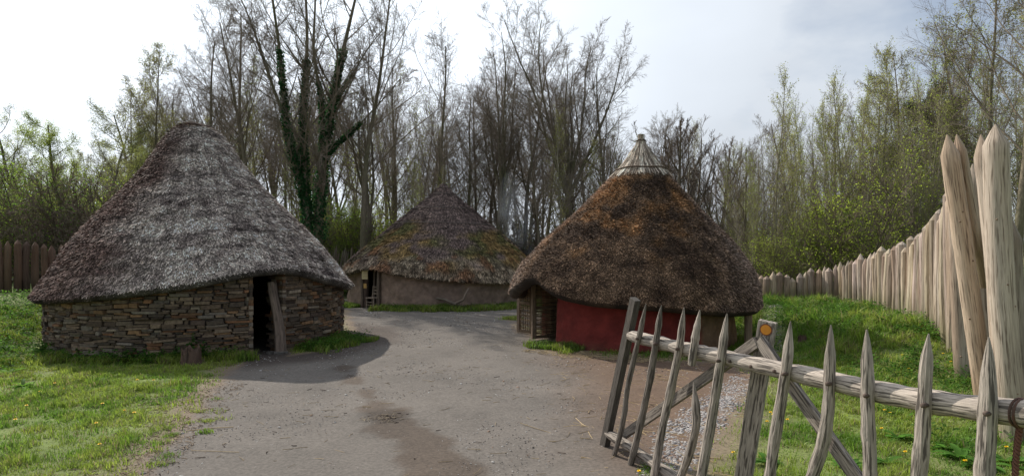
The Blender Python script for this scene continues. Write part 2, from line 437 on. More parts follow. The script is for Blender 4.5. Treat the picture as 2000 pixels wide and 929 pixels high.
    def _strand(s, mb, rng, p, a, d, nn, col, Lr, W, tilt, side, mi):
        n = len(p); Ls = rng.uniform(*Lr, n)[:, None]; ws = rng.uniform(*W, n)[:, None] / 2
        ti = rng.uniform(*tilt, n)[:, None]; si = rng.normal(0, side, n)[:, None]
        dr = nrm(d * np.cos(ti) + nn * np.sin(ti) + a * si)
        sd_ = nrm(np.cross(dr, nn)); ro = rng.normal(0, .5, n)[:, None]; sd_ = nrm(sd_ * np.cos(ro) + nn * np.sin(ro))
        b = p - nn * .01; e = b + dr * Ls; m_ = (b + e) / 2 + np.cross(dr, sd_) * (ws * .8)
        Vv = np.stack([b - sd_ * ws, b + sd_ * ws, e + sd_ * ws * .8, e - sd_ * ws * .8], 1)
        ix = np.arange(n * 4).reshape(n, 4)
        cv = col * (.3 + 1.9 * rng.random(n) ** 1.6)[:, None] * 1.12
        mb.add(Vv.reshape(-1, 3), ix, np.repeat(np.clip(cv, 0, .9), 4, 0), mi=mi)

def arc_wall(c, r, th, z0, ztop, ph0, ph1, colf, n=140, nz=14, rough=.02, seed=0, flare=0.0):
    """curved wall shell from angle ph0 to ph1 (ph1>ph0): outer, inner, ends, top"""
    ph = np.linspace(ph0, ph1, n); k = np.linspace(0, 1, nz)
    PH, KK = np.meshgrid(ph, k)
    zt = ztop(PH); z = z0 + (zt - z0) * KK
    p0 = np.stack([c[0] + r * np.cos(PH), c[1] + r * np.sin(PH), z], -1).reshape(-1, 3)
    ro = (r + flare * (1 - KK)).ravel() + rough * 2 * (fbm(p0, 2.0, seed, 4) - .5)
    o = np.stack([c[0] + ro * np.cos(PH.ravel()), c[1] + ro * np.sin(PH.ravel()), z.ravel()], -1)
    i = np.stack([c[0] + (r - th) * np.cos(PH.ravel()), c[1] + (r - th) * np.sin(PH.ravel()), z.ravel()], -1)
    g_ = np.arange(n * nz).reshape(nz, n)
    def grid(a): return np.stack([a[:-1, :-1], a[:-1, 1:], a[1:, 1:], a[1:, :-1]], -1).reshape(-1, 4)
    h = g_ + n * nz
    Qs = [grid(g_), grid(h)[:, ::-1],
          np.stack([g_[-1, :-1], g_[-1, 1:], h[-1, 1:], h[-1, :-1]], -1),
          np.stack([g_[:-1, 0], g_[1:, 0], h[1:, 0], h[:-1, 0]], -1), np.stack([g_[:-1, -1], h[:-1, -1], h[1:, -1], g_[1:, -1]], -1)]
    mb = MB(); mb.add(np.r_[o, i], np.concatenate(Qs), np.r_[colf(o), colf(i) * .8]); return mb

def stone_blocks(mb, rng, c, r, ph0, ph1, z0, ztop, colf, depth=.10, hh=(.04, .10), ll=(.12, .5)):
    """courses of rough flat stones laid along an arc"""
    z = z0
    Cs = []
    while z < 2.4:
        h = rng.uniform(*hh); p = ph0 + (0 if rng.random() < .5 else -.01)
        while p < ph1:
            l = min(rng.uniform(*ll) * rng.uniform(.6, 1.2), (ph1 - p) * r + .02)
            pm = p + l / r / 2
            if z + h * .5 < ztop(np.array([pm]))[0]:
                sub_ = 2 if (h > .065 and rng.random() < .3) else 1
                for q in range(sub_):
                    Cs.append((pm, z + h / sub_ * (q + .5), l, h / sub_))
            p += l / r + .004
        z += h + .002
    Cs = np.array(Cs); n = len(Cs)
    # 8 corner box + jitter, rounded by an extra front ring
    pm, zc, l, h = Cs.T
    dep = depth * rng.uniform(.2, 1.0, n); tilt = rng.normal(0, .03, n)
    a = np.stack([-np.sin(pm), np.cos(pm), 0 * pm], 1); o = np.stack([np.cos(pm), np.sin(pm), 0 * pm], 1); u = np.array([0, 0, 1.])
    cen = np.stack([c[0] + r * np.cos(pm), c[1] + r * np.sin(pm), zc + .03 * np.sin(pm * 9 + zc * 2)], 1)
    Vv = []
    for d_, sc in ((-.06, 1.0), (.6, .985), (1.0, .90)):
        for (i, j) in ((-1, -1), (1, -1), (1, 1), (-1, 1)):
            jl = rng.uniform(-.5, .5, n) * .04; jh = rng.uniform(-1, 1, n) * h * .10
            x = i * l / 2 * sc + jl * (d_ > 0) - i * .003; y = j * (h / 2 - .0012) * sc + (jh if d_ > 0 else 0) + x * tilt
            dd = (d_ * dep if d_ > 0 else d_) + rng.uniform(-.008, .008, n) * (d_ > 0)
            Vv.append(cen + a * x[:, None] + u * y[:, None] + o * np.broadcast_to(dd, (n,))[:, None])
    Vv = np.stack(Vv, 1); b = np.arange(n)[:, None] * 12
    fs = []
    for k in (0, 4):
        for q in range(4): fs.append(b + np.array([k + q, k + (q + 1) % 4, k + 4 + (q + 1) % 4, k + 4 + q]))
    fs.append(b + np.array([8, 9, 10, 11]))
    col = colf(rng, n, cen)
    mb.add(Vv.reshape(-1, 3), np.concatenate(fs), np.repeat(col, 12, 0))

# ================================================================ LEFT HUT (stone walls)
rng = np.random.default_rng(1)
cL = np.array([-8.08, 16.3]); RL = 3.44; ReL = 3.72
hl = thing('stone_roundhouse', 'large round hut with dry stone wall and silvery grey thatched cone roof, leftmost hut', 'hut', (cL[0], cL[1], 0))
roofL = Roof(cL, (-8.42, 16.3), ReL, [(1.3, 3.72), (2.42, 3.0), (3.56, 2.03), (4.22, 1.46), (4.75, 1.09), (5.1, .88), (5.4, .66), (5.55, .46), (5.63, .26), (5.66, .08)],
             [(66, 583), (110, 580), (200, 573), (300, 560), (400, 545), (470, 530), (500, 524), (560, 521), (600, 527), (640, 541), (684, 556)], 1.35, .2, seed=10)
def mixc(a, b, t): return np.asarray(a) * (1 - t) + np.asarray(b) * t
def streaks(ph, t, k, seed, nl, p, dark=.5):
    s1 = vnoise(np.stack([np.cos(ph) * k, np.sin(ph) * k, t * 2.2], 1), 1, seed); s2 = vnoise(np.stack([np.cos(ph) * k * 2.3, np.sin(ph) * k * 2.3, t * 5], 1), 1, seed + 1)
    m = .62 + .45 * s1 + .35 * s2
    if nl:
        q = (t * nl + .55 * (fbm(p, .8, seed + 2, 3) - .5) * 2) % 1.0; m = m * (1 - dark * (1 - sstep(q, .0, .22)))
    return m[:, None]
def colL(p, t, ph):
    f = fbm(p * np.array([1, 1, 1.6]), .8, 101, 4); f2 = fbm(p, 5, 103, 3)
    base = mixc((.11, .082, .075), (.56, .48, .415), (sstep(f * .12 + f2 * .5 + .45 * fbm(p * np.array([1, 1, 4]), 1.3, 107, 4), .26, .78))[:, None])
    # russet patches on the flank and along the base
    rel = (ph - roofL.base + PI) % (2 * PI) - PI
    r = sstep(-rel + 1.0 * (f - .5), .15, .8) * .93
    base = mixc(base, np.array([.095, .055, .045]) * (.7 + .8 * f2)[:, None], r[:, None])
    top = sstep(t, .72, .95) * .4
    base = mixc(base, (.34, .30, .28), top[:, None] * sstep(f2, .4, .6)[:, None])
    return base * streaks(ph, t, 22, 111, 8, p, .45) * 1.12
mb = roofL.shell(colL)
roofL.straws(mb, rng, 150000, colL, (.035, .10), (.011, .022), (.0, .6), .4, lip=12000)
rf = mb.build('roof', [M['thatch'], M['straw']], hl)
# rings binding the thatch at the crown
mb = MB()
for t, rr in ((.985, .016), (.955, .014), (.94, .012)):
    ph = np.linspace(0, 2 * PI, 60); p, a, d, nn = roofL.frame(ph, np.full(60, t)); p = p + nn * .06 + np.c_[0 * ph, 0 * ph, .02 * np.sin(3 * ph)]
    add_tube(mb, p, np.full(60, rr), 6, (.09, .06, .05), cap=False)
mb.build('binding', M['wood'], rf, smooth=True)
a0, _ = on_circle(489, cL, RL); a1, _ = on_circle(553, cL, RL)
if a1 < a0: a1 += 2 * PI
def ztL(ph): return roofL.ez(ph) + .12
def zL_stone(ph): return roofL.ez(ph) + .02
def stonecol(rng, n, cen):
    pal = np.array([[.115, .085, .062], [.15, .115, .085], [.088, .070, .056], [.17, .105, .060], [.13, .115, .10], [.075, .055, .045], [.20, .17, .135], [.16, .085, .048]])
    return pal[rng.choice(8, n, p=[.22, .18, .18, .10, .08, .1, .06, .08])] * rng.uniform(.6, 1.5, n)[:, None] * np.array([1.05, .97, .87])
mb = arc_wall(cL, RL - .03, .45, -.3, ztL, a1, a0 + 2 * PI, lambda p: np.tile([.045, .035, .028], (len(p), 1)), n=260)
stone_blocks(mb, rng, cL, RL - .03, a1, a0 + 2 * PI, -.05, zL_stone, stonecol)
# jambs: stones returning into the doorway
for ang, sg in ((a0, -1), (a1, 1)):
    z = -.02
    while z < 1.86:
        h = rng.uniform(.04, .085); q = .0
        while q < .46:
            l = rng.uniform(.12, .3); rr = RL - .0 - q - l / 2 + .05
            p = np.array([cL[0] + rr * math.cos(ang), cL[1] + rr * math.sin(ang), z + h / 2]) + sg * -.0 * np.array([1, 0, 0])
            box(mb, p, (l, .06 + rng.uniform(0, .05), h - .003), rotz(ang), stonecol(rng, 1, None)[0]); q += l
        z += h
mb.build('wall', M['stone'], hl)
# lintel and door frame
mb = MB()
pa = np.array([cL[0] + (RL + .02) * math.cos(a0 - .05), cL[1] + (RL + .02) * math.sin(a0 - .05), 1.86]); pb = np.array([cL[0] + (RL + .02) * math.cos(a1 + .16), cL[1] + (RL + .02) * math.sin(a1 + .16), 1.88])
d = pb - pa; box(mb, (pa + pb) / 2, (np.linalg.norm(d), .3, .09), rotz(math.atan2(d[1], d[0])), (.13, .10, .075), 0)
mb.build('lintel', M['wood'], hl)
mb = MB()
for k in range(7):      # rafters showing under the eave
    an = a1 + .08 + k * .09
    p0 = np.array([cL[0] + (RL + .2) * math.cos(an), cL[1] + (RL + .2) * math.sin(an), roofL.ez(an) - .10]); p1 = np.array([cL[0] + (RL - .5) * math.cos(an), cL[1] + (RL - .5) * math.sin(an), roofL.ez(an) + .4])
    add_tube(mb, np.linspace(p0, p1, 4), np.full(4, .035), 7, (.10, .075, .055))
mb.build('rafters', M['wood'], hl, smooth=True)
# plank leaning in the doorway
am = a0 + (a1 - a0) * .80
pt = np.array([cL[0] + (RL - .12) * math.cos(a0 + (a1 - a0) * .72), cL[1] + (RL - .12) * math.sin(a0 + (a1 - a0) * .72), 1.60])
pbm = np.array([cL[0] + (RL + .12) * math.cos(am), cL[1] + (RL + .12) * math.sin(am), -.03])
mb = MB(); ks = np.linspace(0, 1, 9)[:, None]
P = pbm + (pt - pbm) * ks + np.array([.03, 0, 0]) * np.sin(ks * 5)
add_tube(mb, P, np.linspace(.105, .07, 9) * (1 + .1 * np.sin(np.arange(9))), 7, (.20, .145, .11))
add_tube(mb, P + np.array([.07, .06, -.02]), np.linspace(.06, .045, 9), 6, (.17, .125, .095))
tag(mb.build('door_plank', M['wood']), 'split brown plank leaning upright inside the doorway of the stone hut', 'plank')
mb = MB()
for k in range(6):
    q = pbm + np.array([rng.uniform(-.2, .2), rng.uniform(-.25, -.05), .03]); box(mb, q, rng.uniform(.06, .12, 3) * np.array([1.3, 1, .7]), rotz(rng.uniform(0, 3)), (.13, .115, .10))
tag(mb.build('doorstep_stones', M['stone']), 'few small grey stones wedged at the foot of the doorway plank', 'stones')

# ================================================================ CENTRE HUT (daub walls)
cC = np.array([-3.37, 29.9]); RC = 4.45
hc = thing('daub_roundhouse', 'round hut with pinkish mud daub wall and low mossy thatched roof, farthest in the middle', 'hut', (cC[0], cC[1], 0))
roofC = Roof(cC, at(866, 360, 29.9)[:2], 4.85, [(1.35, 4.85), (1.75, 4.62), (2.55, 3.75), (3.4, 2.75), (4.3, 1.68), (4.85, 1.0), (5.2, .58), (5.5, .27), (5.72, .09)],
             [(672, 531), (690, 527), (704, 522), (722, 520), (740, 524), (771, 532), (831, 540), (921, 547), (1000, 549), (1050, 547)], 1.4, .16, seed=20)
def colC(p, t, ph):
    f = fbm(p, .7, 201, 4); f2 = fbm(p, 4, 203, 3); f3 = fbm(p, 1.3, 207, 3)
    up = np.array([.115, .090, .088]) * (.6 + .9 * f2)[:, None]
    moss = mixc((.085, .085, .035), (.16, .115, .05), sstep(f3, .4, .6)[:, None]) * (.6 + .8 * f2)[:, None]
    low = mixc((.10, .082, .068), (.25, .215, .175), sstep(f2, .42, .62)[:, None])
    k = sstep(t + .35 * (f - .5), .52, .38)[:, None]
    c_ = mixc(up, moss, k * sstep(fbm(p, 1.1, 209, 3), .32, .55)[:, None])
    c_ = mixc(c_, low, (sstep(t + .25 * (f3 - .5), .22, .06))[:, None] * .85)
    rus = sstep(fbm(p, 1.4, 211, 3), .57, .68) * sstep(t, .35, .2)
    return mixc(c_, (.17, .085, .045), rus[:, None] * .65) * streaks(ph, t, 30, 231, 9, p, .45) * np.array([1.22, 1.12, 1.0])
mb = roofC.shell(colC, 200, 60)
roofC.straws(mb, rng, 95000, colC, (.06, .17), (.014, .032), (.0, .3), .22, lip=7000)
rfc = mb.build('roof', [M['thatch'], M['straw']], hc)
mb = MB()
for t in (.52, .70, .88, .95):
    ph = np.linspace(0, 2 * PI, 90); p, a, d, nn = roofC.frame(ph, np.full(90, t)); p = p + nn * .05
    add_tube(mb, p, np.full(90, .018), 5, (.10, .08, .07), cap=False)
mb.build('binding', M['wood'], rfc, smooth=True)
b0, _ = on_circle(709, cC, RC); b1, _ = on_circle(742, cC, RC)
if b1 < b0: b1 += 2 * PI
def colD(p):
    f = fbm(p, 1.5, 221, 4); f2 = fbm(p, 6, 223, 3)
    return np.array([.27, .19, .145]) * (.6 + .8 * f)[:, None] * (.85 + .3 * f2)[:, None]
mb = arc_wall(cC, RC, .3, -.3, lambda ph: roofC.ez(ph) + .1, b1, b0 + 2 * PI, colD, n=300, nz=22, rough=.13, seed=5)
mb.build('wall', M['daub'], hc, smooth=True)
def cpos(c_, r, ang, z): return np.array([c_[0] + r * math.cos(ang), c_[1] + r * math.sin(ang), z])
for ang in (b0 + .005, b1 - .005):
    mb = MB(); add_tube(mb, np.linspace(cpos(cC, RC + .06, ang, -.1), cpos(cC, RC + .06, ang, 1.72), 6), np.full(6, .065), 8, (.16, .12, .09))
    mb.build('door_post', M['wood'], hc, smooth=True)
mb = MB()      # wall plate poles under the eave
phs = np.linspace(b1 - .02, b0 + 2 * PI, 160)
P = np.stack([cpos(cC, RC + .12, q, float(roofC.ez(q)) - .09) for q in phs]); add_tube(mb, P, np.full(160, .04), 6, (.10, .07, .055))
mb.build('wall_plate', M['wood'], hc, smooth=True)
mb = MB(); p = cpos(cC, RC - .2, (b0 + b1) / 2 - .00, .8)      # half-open inner door boards
for k in range(3):
    q = cpos(cC, RC - .28 - .05 * k, b0 + (b1 - b0) * (.38 + .16 * k), .8); box(mb, q, (.14, .03, 1.55), rotz(b0 + 1.5) @ np.array([[1, 0, .06], [0, 1, 0], [-.06, 0, 1]]), (.15, .115, .095), 2)
mb.build('door', M['wood'], hc)
# notice on the door post
sg = thing('notice_board', 'cream notice with white heading fixed high on the left door post of the daub hut', 'sign', cpos(cC, RC + .2, b0, 1.35))
pn = at(712.5, 533, 26.2); mb = MB(); box(mb, pn, (.25, .02, .52), None, (.55, .45, .25)); mb.build('panel', M['paint'], sg)
mb = MB(); box(mb, pn + np.array([0, -.014, .19]), (.235, .008, .13), None, (.72, .72, .74)); mb.build('heading', M['paint'], sg)
mb = MB()
for k in range(5): box(mb, pn + np.array([0, -.014, .07 - .06 * k]), (.19, .004, .012), None, (.36, .28, .16))
mb.build('text_lines', M['paint'], sg)
mb = MB(); box(mb, at(713, 558, 26.3), (.13, .02, .2), None, (.50, .30, .10)); tag(mb.build('small_notice', M['paint']), 'small orange-tan notice below the cream notice on the door post', 'sign')
# chair
def build_chair():
    base = at(729, 593, 0.001); Y = 26.1; o = np.array([(728.5 - CX) / F * Y, Y, zground([[(728.5 - CX) / F * Y, Y]])[0]])
    t = thing('ladder_back_chair', 'small pale wooden chair standing at the doorway of the daub hut', 'chair', o)
    R = rotz(-.5); wc = (.27, .21, .16)
    def P(x, y, z): return o + R @ np.array([x, y, z])
    for x in (-.2, .2):
        mb = MB(); add_tube(mb, np.linspace(P(x, -.18, -.01), P(x, -.18, .46), 3), np.full(3, .022), 7, wc); mb.build('leg', M['wood'], t)
        mb = MB(); add_tube(mb, np.array([P(x, .18, -.01), P(x, .18, .45), P(x, .25, .95)]), np.full(3, .022), 7, wc); mb.build('leg', M['wood'], t)
    mb = MB(); box(mb, P(0, 0, .46), (.46, .42, .035), R, wc); mb.build('seat', M['wood'], t)
    for z in (.62, .76, .9):
        mb = MB(); box(mb, P(0, .19 + (z - .45) * .14, z), (.38, .018, .06), R, wc); mb.build('backrest_slat', M['wood'], t)
    for z in (.16, .28):
        mb = MB(); add_tube(mb, np.linspace(P(-.2, -.18, z), P(.2, -.18, z), 2), np.full(2, .013), 6, wc); mb.build('stretcher', M['wood'], t)
    for x in (-.2, .2):
        mb = MB(); add_tube(mb, np.linspace(P(x, -.18, .22), P(x, .18, .22), 2), np.full(2, .013), 6, wc); mb.build('stretcher', M['wood'], t)
build_chair()
# crooked branches lying against the daub wall
mb = MB()
P = np.array([at(799, 592, 25.6), at(825, 588, 25.5), at(852, 582, 25.5), at(868, 584, 25.3), at(890, 594, 25.0)]); add_tube(mb, P, np.array([.025, .035, .045, .05, .05]), 7, (.19, .155, .12))
tag(mb.build('fallen_branch', M['bark'], smooth=True), 'long grey fallen branch lying along the foot of the daub wall', 'branch')
mb = MB(); P = np.array([at(886, 594, 25.05), at(905, 585, 25.15), at(910, 572, 25.25), at(916, 562, 25.3)]); add_tube(mb, P, np.array([.06, .055, .05, .03]), 7, (.19, .145, .11))
tag(mb.build('leaning_branch', M['bark'], smooth=True), 'short crooked branch leaning up against the daub wall', 'branch')

# ================================================================ RIGHT HUT (red wall)
cR = np.array([3.27, 16.3]); RR = 2.46; cE = np.array([3.17, 16.35])
hr = thing('red_roundhouse', 'round hut with dark red wall, thick brown reed roof and pale straw peak', 'hut', (cR[0], cR[1], 0))
apR = at(1252, 270, 16.3)
roofR = Roof(cE, apR[:2], 3.24, [(1.15, 3.24), (1.5, 3.18), (1.95, 2.98), (2.65, 2.42), (3.05, 1.98), (3.55, 1.47), (4.0, 1.04), (4.28, .80), (4.46, .64)],
             [(993, 572), (1012, 552), (1028, 541), (1045, 540), (1062, 556), (1090, 573), (1158, 587), (1220, 592), (1289, 596), (1362, 603), (1430, 608), (1482, 604)], 1.1, .30, seed=30)
def colR(p, t, ph):
    f = fbm(p, 1.0, 301, 4); f2 = fbm(p, 5, 303, 3); f3 = fbm(p, .55, 305, 3); f4 = fbm(p, 2.2, 309, 4)
    base = mixc((.085, .053, .035), (.205, .132, .084), sstep(f4 * .6 + f2 * .4, .38, .62)[:, None])
    oc = sstep(f * .6 + f4 * .4 + .0 * f3, .45, .60) * sstep(t, .12, .35)
    base = mixc(base, np.array([.30, .15, .055]) * (.4 + 1.2 * f2)[:, None], (oc * .62)[:, None])
    rel = (ph - roofR.base + PI) % (2 * PI) - PI
    gr_ = sstep(np.abs(rel + .0) + .7 * (f3 - .5), .62, 1.25) * .75
    base = mixc(base, np.array([.27, .205, .165]) * (.6 + .8 * f2)[:, None], gr_[:, None])
    top = sstep(t, .90, .99)
    return mixc(base, np.array([.28, .24, .20]) * (.5 + f2)[:, None], (top * .7)[:, None]) * streaks(ph, t, 24, 331, 0, p)
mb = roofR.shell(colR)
roofR.straws(mb, rng, 120000, colR, (.025, .06), (.010, .020), (.3, 1.1), .5, lip=16000)
rfr = mb.build('roof', [M['thatch'], M['straw']], hr)
# straw peak
class Cap(Roof): pass
cap = Roof(apR[:2], apR[:2], .80, [(4.43, .69), (4.6, .53), (4.8, .38), (5.02, .24), (5.2, .125), (5.32, .08), (5.42, .095)], [(1200, 345), (1250, 352), (1300, 345)], 4.43, .05, seed=40)
cap.ez = lambda phi: np.full(np.shape(phi), 4.43)
cap.disp = lambda p: .02 * (fbm(p, 3, 41, 3) - .5)
def colP(p, t, ph):
    f = vnoise(np.stack([np.cos(ph) * 14, np.sin(ph) * 14, t * .6], 1), 1, 44)
    return mixc((.22, .175, .135), (.52, .44, .36), sstep(f, .25, .7)[:, None])
mb = cap.shell(colP, 100, 24)
cap.straws(mb, rng, 5000, colP, (.2, .4), (.008, .016), (.0, .10), .05, t0=.1, lip=700)
pk = mb.build('peak', [M['thatch'], M['straw']], rfr)
mb = MB()
for zz, rr, tt in ((4.49, .665, .025), (5.26, .115, .02)):
    mb = MB(); ph = np.linspace(0, 2 * PI, 50); P = np.stack([apR[0] + rr * np.cos(ph), apR[1] + rr * np.sin(ph), zz + .01 * np.sin(5 * ph)], 1); add_tube(mb, P, np.full(50, tt * .75), 6, (.085, .055, .035), cap=False)
    mb.build('binding', M['wood'], rfr, smooth=True)
d1, _ = on_circle(1089, cR, RR)
d0 = d1 - .62
def colRed(p):
    f = fbm(p, 1.6, 321, 4)
    c_ = np.array([.17, .027, .022]) * (.55 + .5 * f + .4 * fbm(p, 4.5, 325, 3))[:, None]
    pxp = CX + F * p[:, 0] / p[:, 1]
    k = sstep(pxp + 20 * (f - .5), 1366, 1378)[:, None]
    c_ = mixc(c_, np.array([.20, .13, .08]) * (.7 + .6 * fbm(p, 3, 323, 3))[:, None], k)
    low = sstep(p[:, 2] + .5 * (f - .5), .28, .02)[:, None]
    return mixc(c_, (.10, .045, .03), low * .6)
mb = arc_wall(cR, RR, .25, -.3, lambda ph: roofR.ez(ph) + .14, d1, d0 + 2 * PI, colRed, n=240, nz=24, rough=.07, seed=8, flare=.06)
mb.build('wall', M['red'], hr, smooth=True)
ang, _ = on_circle(1428, cR, RR + .02)
mb = MB(); q = cpos(cR, RR + .45, ang - .04, 0)
add_tube(mb, np.linspace(q + np.array([0, 0, -.1]), q + np.array([0, 0, .98]), 5), np.array([.10, .095, .09, .09, .09]), 9, (.24, .18, .12)); mb.build('eave_post', M['wood'], hr, smooth=True)
# wattle door leaves
def wattle_leaf(pA, pB, z0, z1, label):
    pA = np.array(pA); pB = np.array(pB); d = pB - pA; Ld = np.linalg.norm(d); u = d / Ld; n_ = np.array([-u[1], u[0]])
    t = link('door_leaf', None, hr, (pA[0] - cR[0], pA[1] - cR[1], 0)); t['label'] = label
    off = (-pA[0], -pA[1], 0)
    def pt(s_, z, o=0): q = pA + u * s_ + n_ * o; return np.array([q[0], q[1], z])
    R = rotz(math.atan2(u[1], u[0])); wc = (.17, .115, .07)
    mb = MB()
    box(mb, pt(.045, (z0 + z1) / 2), (.10, .07, z1 - z0), R, (.24, .17, .115), 2); box(mb, pt(Ld - .04, (z0 + z1) / 2), (.08, .06, z1 - z0), R, wc, 2)
    for z in (z0 + .05, z1 - .05, z0 + (z1 - z0) * .5): box(mb, pt(Ld / 2, z), (Ld - .18, .05, .085), R, wc, 0)
    link('door_frame', mb.mesh('door_frame', M['wood']), t, off)
    mb = MB(); rods = np.linspace(.13, Ld - .1, 5)
    for s_ in rods: add_tube(mb, np.linspace(pt(s_, z0 + .03), pt(s_, z1 - .03), 3), np.full(3, .011), 6, (.10, .07, .045))
    z = z0 + .11; k = 0
    while z < z1 - .11:
        ss = np.linspace(.09, Ld - .08, 17); ph = (ss - rods[0]) / (rods[1] - rods[0]) * PI
        P = np.stack([pt(s_, z + .006 * math.sin(7 * s_ + k), .016 * math.cos(q) * (1 if k % 2 else -1)) for s_, q in zip(ss, ph)])
        add_tube(mb, P, np.full(17, rng.uniform(.006, .010)), 5, np.array([.32, .215, .125]) * rng.uniform(.5, 1.4)); z += rng.uniform(.015, .022); k += 1
    link('wattle_panel', mb.mesh('wattle_panel', M['wood'], True), t, off)
pB0 = gnd(1039, 664); pB1 = at(1091, 500, 16.55)[:2]
wattle_leaf(pB0, pB1, .03, 1.64, 'nearer wattle door leaf beside the red wall')
pA0 = gnd(1011, 650); pA1 = at(1040, 500, 17.2)[:2]
wattle_leaf(pA0, pA1, .03, 1.74, 'farther wattle door leaf at the outer side of the doorway')

# ================================================================ PALISADES
def log_mesh(mb, rng, base, top, r, col, tip=.3, S=12, K=16, rt=.85, wob=.02, depth=.5):
    base = np.array(base, float); top = np.array(top, float)
    H = np.linalg.norm(top - base); k = np.r_[np.linspace(0, 1 - tip / H, K - 3), 1 - tip / H * .66, 1 - tip / H * .33, 1]
    P = base + (top - base) * k[:, None]
    b = rng.normal(0, wob, 3); b[2] = 0; P = P + np.sin(k * PI)[:, None] * b + rng.normal(0, wob * (.15 if K < 16 else .04), (K, 3)) * (k < .9)[:, None]
    rr = r * (1 - (1 - rt) * k) * (1 + (.018 if K < 16 else .006) * rng.normal(0, 1, K)); rr[-3:] = r * rt * np.array([.78, .45, .07])
    V, Fs, G = tubes(P, rr, S)
    # lumpy cross-section and an offset, hewn point
    c_ = np.repeat(P, S, 0); dv = V - c_; f = 1 + .07 * (vnoise(V * np.array([1, 1, .2]), 9, int(rng.integers(99))) - .5) + .12 * (vnoise(dv / r * 1.3, 1, int(rng.integers(99))) - .5)
    th_ = np.arange(S) / S * 2 * PI + rng.uniform(0, 1.5); sq = .76 / np.maximum(np.abs(np.cos(th_)), np.abs(np.sin(th_))); f = f.reshape(K, S); f[-3:-1] = f[-3:-1] * .4 + .6 * sq; f = f.ravel()
    V = c_ + dv * f[:, None]
    colv = np.array(col) * (.8 + .4 * fbm(V * np.array([1, 1, .25]), 5, int(rng.integers(99)), 3))[:, None]
    g1 = sstep(vnoise((V - base) * np.array([1, 1, .10]) / r * .8, 1.2, int(rng.integers(99))), .35, .8)[:, None]; colv = colv * (1 - g1 * np.array([.22, .30, .36]))
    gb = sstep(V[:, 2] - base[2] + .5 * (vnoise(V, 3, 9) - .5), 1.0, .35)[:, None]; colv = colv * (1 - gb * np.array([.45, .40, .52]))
    mb.add(V, Fs, colv, G); return P
PALE = np.array([.43, .355, .285])
def palisade_run(parent, rng, pts, base, spacing, rad, colr, lean=.05, zjit=.06, tipl=.17, seedcols=None, name='log'):
    """pts: list of (px, Y, top_py)"""
    A = np.array([[*at(px, py, Y)[[0, 1]], at(px, py, Y)[2]] for px, Y, py in pts])
    s = np.r_[0, np.cumsum(np.linalg.norm(np.diff(A[:, :2], axis=0), axis=1))]
    q = 0.0; 
    while q < s[-1]:
        x = np.interp(q, s, A[:, 0]); y = np.interp(q, s, A[:, 1]); zt = np.interp(q, s, A[:, 2]) + rng.normal(0, zjit)
        r = rng.uniform(*rad); zb = float(terrain(x, y)) - .25
        mb = MB(); jx, jy = rng.normal(0, lean, 2)
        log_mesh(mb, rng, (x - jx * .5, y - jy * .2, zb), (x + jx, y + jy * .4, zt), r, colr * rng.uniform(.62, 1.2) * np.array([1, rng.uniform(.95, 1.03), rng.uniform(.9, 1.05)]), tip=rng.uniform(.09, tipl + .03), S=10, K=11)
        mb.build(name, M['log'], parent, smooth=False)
        q += r * 2 * spacing
rng = np.random.default_rng(5)
pr = thing('log_palisade', 'curving fence of pale upright pointed logs on the grassy bank at right', 'palisade', (10, 17, .6))
palisade_run(pr, rng, [(1440, 21, 530), (1500, 20, 533), (1560, 19.8, 530), (1600, 19.5, 523), (1640, 19, 516), (1700, 17.8, 498), (1740, 16.6, 482), (1766, 15.8, 472), (1795, 14.6, 462), (1822, 13.4, 440), (1840, 12.6, 412), (1856, 11.9, 382), (1864, 11.5, 378)],
             0, .80, (.09, .14), PALE, .035, .08)
pl = thing('dark_log_palisade', 'fence of dark red-brown upright logs behind the stone hut at far left', 'palisade', (-14, 18.5, 1))
palisade_run(pl, rng, [(-160, 17.5, 452), (-60, 18, 458), (0, 18.6, 466), (60, 19.2, 474), (120, 20, 482), (200, 21, 487)], 0, 1.08, (.09, .125), np.array([.14, .088, .062]), .04, .05)
ps = thing('stake_fence', 'row of thin weathered stakes behind the hut roofs, seen between left and middle huts', 'fence', (-9.5, 33, 0))
for k in range(26):
    px = 628 + k * 4.6 + rng.normal(0, 1.5); Y = 33.5 + rng.normal(0, .2); tp_ = at(px, rng.uniform(478, 496), Y); mb = MB()
    log_mesh(mb, rng, (tp_[0] - rng.uniform(.05, .5), Y, -.2), tp_, rng.uniform(.04, .075), np.array([.21, .18, .13]) * rng.uniform(.7, 1.2), tip=.2, S=7, K=8); mb.build('stake', M['log'], ps)
# tall foreground logs
def big_log(name, label, Y, tpx, tpy, bpx, wpx, col=PALE, rt=.9, tip=.28, zb=-.3, knots=8, w2=None):
    top = at(tpx, tpy, Y); bx = (bpx - CX) / F * Y; base = np.array([bx, Y, zb]); r = wpx / F * Y / 2
    t = thing(name, label, 'log post', (bx, Y, 0), 'tall logs at the gateway')
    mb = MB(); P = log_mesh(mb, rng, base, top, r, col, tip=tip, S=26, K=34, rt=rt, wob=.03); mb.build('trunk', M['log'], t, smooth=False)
    for k in range(knots):
        q = rng.integers(3, 28); an = rng.uniform(-2.6, -.3); m = MB(); rr = r * (1 - (1 - rt) * q / 34)
        c0 = P[q] + np.array([rr * .93 * math.cos(an), rr * .93 * math.sin(an), 0]); dd = np.array([math.cos(an), math.sin(an), .3])
        add_tube(m, np.array([c0, c0 + dd * .012, c0 + dd * .022]), np.array([.016, .013, .004]), 7, (.24, .17, .12)); m.build('knot', M['log'], t)
    return t, P
tL, P1 = big_log('gateway_log', 'tall leaning log with a split running down from its twin point', 8.2, 1850, 263, 1936, 37, PALE * np.array([1.05, .98, .9]), tip=.27, rt=.86)
